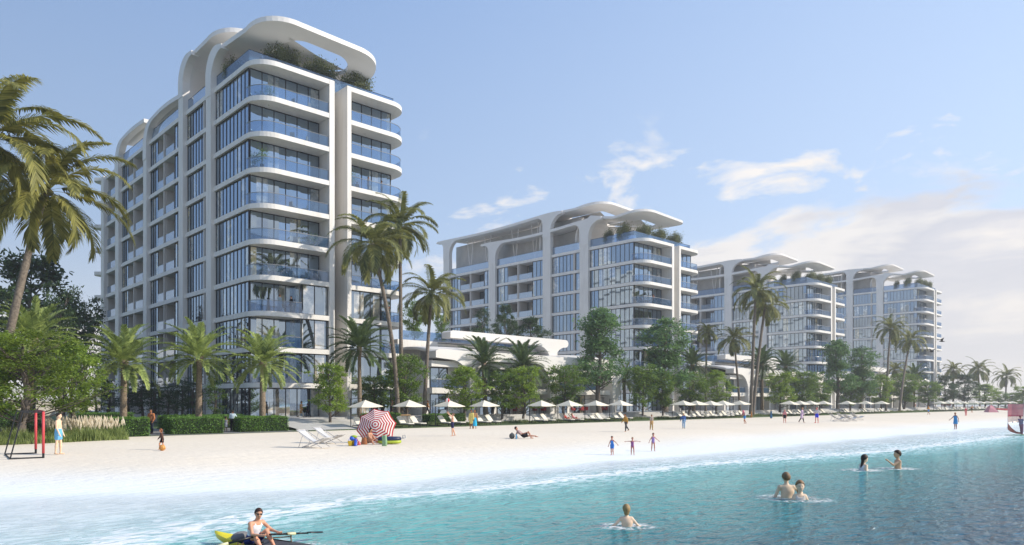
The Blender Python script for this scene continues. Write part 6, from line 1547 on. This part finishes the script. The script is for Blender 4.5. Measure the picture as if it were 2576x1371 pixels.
# ------------------------------------------------------------------ windsurfer at the right edge
def surf():
    b = at_depth(2562, 1092, 66); b.z = .02; o = empty('windsurf_board', b, facing(0)); tag(o, 'windsurf board with pink and rust sail cut by the right picture edge', 'windsurfer board')
    m = MB(); m.smooth = True; m.grid(lambda u, v: (-1.3+2.6*u, .33*math.sin(PI*u)**.5*math.cos(2*PI*v), .06*math.sin(2*PI*v)*math.sin(PI*u)**.3+.12*max(0, 2*u-1.3)), 18, 10); m.build('board', col('3f8a6a'), o)
    m = MB(); m.tube([(.55, .25, .05), (.75, .3, 3.3)], .03, 8); m.tube([(-.83, .25, .55), (-.76, .28, 2.8)], .012, 6); m.build('mast', pmat('mast_pale', (.5, .5, .52), .4), o)
    m = MB(); m.tube([(-.9, .2, 1.12), (.2, -.05, 1.2), (.62, .26, 1.25)], .02, 6); m.tube([(-.9, .2, 1.12), (.2, .5, 1.2), (.62, .26, 1.25)], .02, 6); m.build('boom', STEEL, o)
    def sm(name, c, op): return glass_rail(name, c, c, op)
    xl = lambda z: -.82+.0*z
    def xr(z): return .56+.06*z
    def panel(z0, z1, lo, mt):
        g = MB(); g.smooth = True; g.grid(lambda u, v: ((-.82+(xr(z0+(z1-z0)*v)+.82)*u), .26+.10*math.sin(PI*u), z0+(z1-z0)*v-(lo*(u-.0)*(1-v) if lo else 0)), 8, 5); return g.build('sail_panel', mt, o)
    panel(1.9, 2.85, 0, sm('sail_pink', (.62, .22, .24), .72)); panel(1.70, 1.895, 0, sm('sail_deep', (.55, .12, .15), .85)); panel(1.15, 1.695, 0, sm('sail_clear', (.80, .66, .60), .35))
    g = MB(); g.smooth = True; g.add([(-.82, .26, 1.12), (-.82, .26, .52), (-.55, .28, .30), (.0, .3, .12), (.55, .27, .06), (.57, .27, .22), (.0, .3, .32), (-.4, .29, .62)], [(0, 1, 2, 7), (7, 2, 3, 6), (6, 3, 4, 5)]); g.build('sail_panel', sm('sail_rust', (.36, .13, .10), .8), o)
    p = o.matrix_basis @ Vector((.1, -.15, .08)) if False else Vector(b)+RT*.15-FWD*.15+Vector((0, 0, .06))
    person('windsurfer in grey wetsuit top leaning back on the boom', tuple(p), .98, facing(20), dict(lean=-12, armL=((.8, .2, -.1), (.9, .1, -.05)), armR=((.75, -.2, -.15), (.9, 0, -.05)), legL=((.35, .12, -1), (.05, 0, -1)), legR=((-.1, -.14, -1), (-.1, 0, -1))), [('sweater', '8a7c90'), ('trousers', '8f6a78')], skin_c='b5786a', hair=('7a4a48', 'short'))
surf()
# ------------------------------------------------------------------ sea haze: a thin real volume over the whole bay
def haze():
    m, nt, out = new_mat('sea_haze'); v = N(nt, 'ShaderNodeVolumeScatter', i_Density=.0007, i_Anisotropy=.25); v.inputs[0].default_value = (.93, .96, 1, 1); L(nt, v.outputs[0], out.inputs['Volume'])
    b = MB(); b.box(-40, 340, 12, 160, -2.6, 60); tag(b.build('haze', m), kind='structure')
haze()
# ------------------------------------------------------------------ light, sky, camera
SUN_AZ = math.atan2(-CS, SN)+math.radians(-4); SUN_EL = math.radians(33)
sd = Vector((math.cos(SUN_EL)*math.cos(SUN_AZ), math.cos(SUN_EL)*math.sin(SUN_AZ), math.sin(SUN_EL)))
ld = bpy.data.lights.new('sun', 'SUN'); ld.energy = 5.0; ld.angle = math.radians(.53); ld.color = (1, .915, .79)
lo_ = bpy.data.objects.new('sun', ld); lo_.rotation_euler = sd.to_track_quat('Z', 'Y').to_euler(); lo_.location = (60, -40, 60); COL.objects.link(lo_)
w = bpy.data.worlds.new('World'); scene.world = w; w.use_nodes = True; nt = w.node_tree; nt.nodes.clear()
out = N(nt, 'ShaderNodeOutputWorld'); bg = N(nt, 'ShaderNodeBackground'); L(nt, bg.outputs[0], out.inputs[0])
sky = N(nt, 'ShaderNodeTexSky', sky_type='NISHITA'); sky.sun_disc = False; sky.sun_elevation = SUN_EL; sky.sun_rotation = PI/2-SUN_AZ
sky.air_density = 1.0; sky.dust_density = .6; sky.ozone_density = 2.0
tc = N(nt, 'ShaderNodeTexCoord')
sp = N(nt, 'ShaderNodeSeparateXYZ'); L(nt, tc.outputs['Generated'], sp.inputs[0])
# how far round toward the sun-side of the beach (1) or inland-left (0)
azd = N(nt, 'ShaderNodeVectorMath', operation='DOT_PRODUCT'); azd.inputs[1].default_value = (SN, -CS, 0); L(nt, tc.outputs['Generated'], azd.inputs[0])
# clouds: scattered fair-weather puffs, and a bank low over the sea end of the beach
mp = N(nt, 'ShaderNodeMapping'); mp.inputs['Location'].default_value = (2.2, 5.3, 1.4); mp.inputs['Scale'].default_value = (3.1, 3.1, 8.0); L(nt, tc.outputs['Generated'], mp.inputs[0])
c1 = N(nt, 'ShaderNodeTexNoise', i_Scale=2.5, i_Detail=10., i_Roughness=.55, i_Distortion=.3); L(nt, mp.outputs[0], c1.inputs['Vector'])
c2 = N(nt, 'ShaderNodeTexNoise', i_Scale=1.0, i_Detail=8., i_Roughness=.55, i_Distortion=.2); L(nt, mp.outputs[0], c2.inputs['Vector'])
win_ = ramp(nt, sp.outputs[2], [(.05, (0,)*3), (.10, (1,)*3), (.30, (1,)*3), (.38, (0,)*3)])
azr = N(nt, 'ShaderNodeMapRange'); azr.inputs[1].default_value = -.45; azr.inputs[2].default_value = -.02; azr.inputs[3].default_value = .2; azr.inputs[4].default_value = 1.; L(nt, azd.outputs['Value'], azr.inputs[0])
pm = N(nt, 'ShaderNodeMath', operation='MULTIPLY'); L(nt, win_.outputs[0], pm.inputs[0]); L(nt, azr.outputs[0], pm.inputs[1])
pq = N(nt, 'ShaderNodeMath', operation='MULTIPLY_ADD', i_1=.17); L(nt, pm.outputs[0], pq.inputs[0]); L(nt, c1.outputs[0], pq.inputs[2])
puff = ramp(nt, pq.outputs[0], [(.715, (0,)*3), (.765, (.45,)*3), (.84, (1,)*3)])
pf = N(nt, 'ShaderNodeMath', operation='MULTIPLY'); L(nt, puff.outputs[0], pf.inputs[0]); L(nt, pm.outputs[0], pf.inputs[1])
# bank: below a ragged line that climbs to the right
bl = N(nt, 'ShaderNodeMapRange'); bl.inputs[1].default_value = -.15; bl.inputs[2].default_value = .36; bl.inputs[3].default_value = .05; bl.inputs[4].default_value = .25; L(nt, azd.outputs['Value'], bl.inputs[0])
bd = N(nt, 'ShaderNodeMath', operation='SUBTRACT'); L(nt, bl.outputs[0], bd.inputs[0]); L(nt, sp.outputs[2], bd.inputs[1])
bn_ = N(nt, 'ShaderNodeMath', operation='MULTIPLY_ADD', i_1=.5, i_2=-.25); L(nt, c2.outputs[0], bn_.inputs[0])
bs = N(nt, 'ShaderNodeMath', operation='ADD'); L(nt, bd.outputs[0], bs.inputs[0]); L(nt, bn_.outputs[0], bs.inputs[1])
bk = N(nt, 'ShaderNodeMapRange'); bk.interpolation_type = 'SMOOTHSTEP'; bk.inputs[1].default_value = 0.; bk.inputs[2].default_value = .045; bk.inputs[3].default_value = 0; bk.inputs[4].default_value = .93; L(nt, bs.outputs[0], bk.inputs[0])
mask = N(nt, 'ShaderNodeMath', operation='MAXIMUM'); L(nt, pf.outputs[0], mask.inputs[0]); L(nt, bk.outputs[0], mask.inputs[1])
mp3 = N(nt, 'ShaderNodeMapping'); mp3.inputs['Location'].default_value = (1.3, .2, 0); mp3.inputs['Scale'].default_value = (2.2, 2.2, 13.0); L(nt, tc.outputs['Generated'], mp3.inputs[0])
c3 = N(nt, 'ShaderNodeTexNoise', i_Scale=1.1, i_Detail=8., i_Roughness=.52, i_Distortion=.3); L(nt, mp3.outputs[0], c3.inputs['Vector'])
sh_ = N(nt, 'ShaderNodeMath', operation='MULTIPLY_ADD', i_1=.6); L(nt, c3.outputs[0], sh_.inputs[0]); L(nt, bs.outputs[0], sh_.inputs[2])
shade = ramp(nt, sh_.outputs[0], [(.26, (1.1, 1.08, 1.06)), (.36, (1.04, 1.02, 1.0)), (.42, (.78, .80, .875)), (.46, (.84, .85, .91)), (.52, (1.08, 1.04, 1.0)), (.60, (.9, .895, .92))])
STR = .1
# thin high veil that lifts the clear-sky colour
ve = N(nt, 'ShaderNodeMapRange'); ve.inputs[1].default_value = 0; ve.inputs[2].default_value = .55; L(nt, sp.outputs[2], ve.inputs[0])
vc = ramp(nt, ve.outputs[0], [(0, (.78/STR, .85/STR, .94/STR)), (.45, (.455/STR, .625/STR, .91/STR)), (1, (.28/STR, .45/STR, .80/STR))])
va = N(nt, 'ShaderNodeMapRange'); va.inputs[1].default_value = -.6; va.inputs[2].default_value = .6; va.inputs[3].default_value = .87; va.inputs[4].default_value = 1.3; L(nt, azd.outputs['Value'], va.inputs[0])
wh = N(nt, 'ShaderNodeMapRange'); wh.inputs[1].default_value = -.25; wh.inputs[2].default_value = .6; wh.inputs[3].default_value = 0; wh.inputs[4].default_value = .45; L(nt, azd.outputs['Value'], wh.inputs[0])
vm_ = N(nt, 'ShaderNodeMix', data_type='RGBA'); L(nt, wh.outputs[0], vm_.inputs[0]); L(nt, vc.outputs[0], vm_.inputs[6]); vm_.inputs[7].default_value = (.62/STR, .735/STR, .90/STR, 1)
vs_ = N(nt, 'ShaderNodeVectorMath', operation='SCALE'); L(nt, vm_.outputs[2], vs_.inputs[0]); L(nt, va.outputs[0], vs_.inputs['Scale'])
hs = N(nt, 'ShaderNodeMix', data_type='RGBA'); hs.inputs[0].default_value = .85; L(nt, sky.outputs[0], hs.inputs[6]); L(nt, vs_.outputs[0], hs.inputs[7])
cl = N(nt, 'ShaderNodeMix', data_type='RGBA', blend_type='MULTIPLY'); cl.inputs[0].default_value = 1; L(nt, shade.outputs[0], cl.inputs[6]); cl.inputs[7].default_value = (.92/STR, .905/STR, .90/STR, 1)
mx = N(nt, 'ShaderNodeMix', data_type='RGBA'); L(nt, mask.outputs[0], mx.inputs[0]); L(nt, hs.outputs[2], mx.inputs[6]); L(nt, cl.outputs[2], mx.inputs[7])
# pale warm haze low over the horizon, stronger to the right
hz = N(nt, 'ShaderNodeMapRange'); hz.inputs[1].default_value = -.02; hz.inputs[2].default_value = .20; hz.inputs[3].default_value = .75; hz.inputs[4].default_value = 0; L(nt, sp.outputs[2], hz.inputs[0])
hr = N(nt, 'ShaderNodeMapRange'); hr.inputs[1].default_value = -.7; hr.inputs[2].default_value = .65; hr.inputs[3].default_value = .35; hr.inputs[4].default_value = 1.0; L(nt, azd.outputs['Value'], hr.inputs[0])
hm_ = N(nt, 'ShaderNodeMath', operation='MULTIPLY', use_clamp=True); L(nt, hz.outputs[0], hm_.inputs[0]); L(nt, hr.outputs[0], hm_.inputs[1])
m2 = N(nt, 'ShaderNodeMix', data_type='RGBA'); L(nt, hm_.outputs[0], m2.inputs[0]); L(nt, mx.outputs[2], m2.inputs[6]); m2.inputs[7].default_value = (.86/STR, .84/STR, .83/STR, 1)
L(nt, m2.outputs[2], bg.inputs[0]); bg.inputs[1].default_value = STR
cd = bpy.data.cameras.new('camera'); cam = bpy.data.objects.new('camera', cd); COL.objects.link(cam); scene.camera = cam
cd.sensor_width = 36; cd.lens = 36*1812/2576; cd.shift_y = 324.5/2576; cd.clip_end = 9000; cd.clip_start = .2
cam.location = (0, 0, CAM_Z); cam.rotation_euler = (PI/2, 0, -math.atan2(CS, SN))
scene.view_settings.view_transform = 'Standard'; scene.view_settings.look = 'None'; scene.view_settings.exposure = 0; scene.view_settings.gamma = 1
scene.cycles.max_bounces = 6; scene.cycles.transparent_max_bounces = 16; scene.cycles.diffuse_bounces = 3; scene.cycles.glossy_bounces = 3
scene.cycles.sample_clamp_indirect = 4; scene.cycles.caustics_reflective = False; scene.cycles.caustics_refractive = False
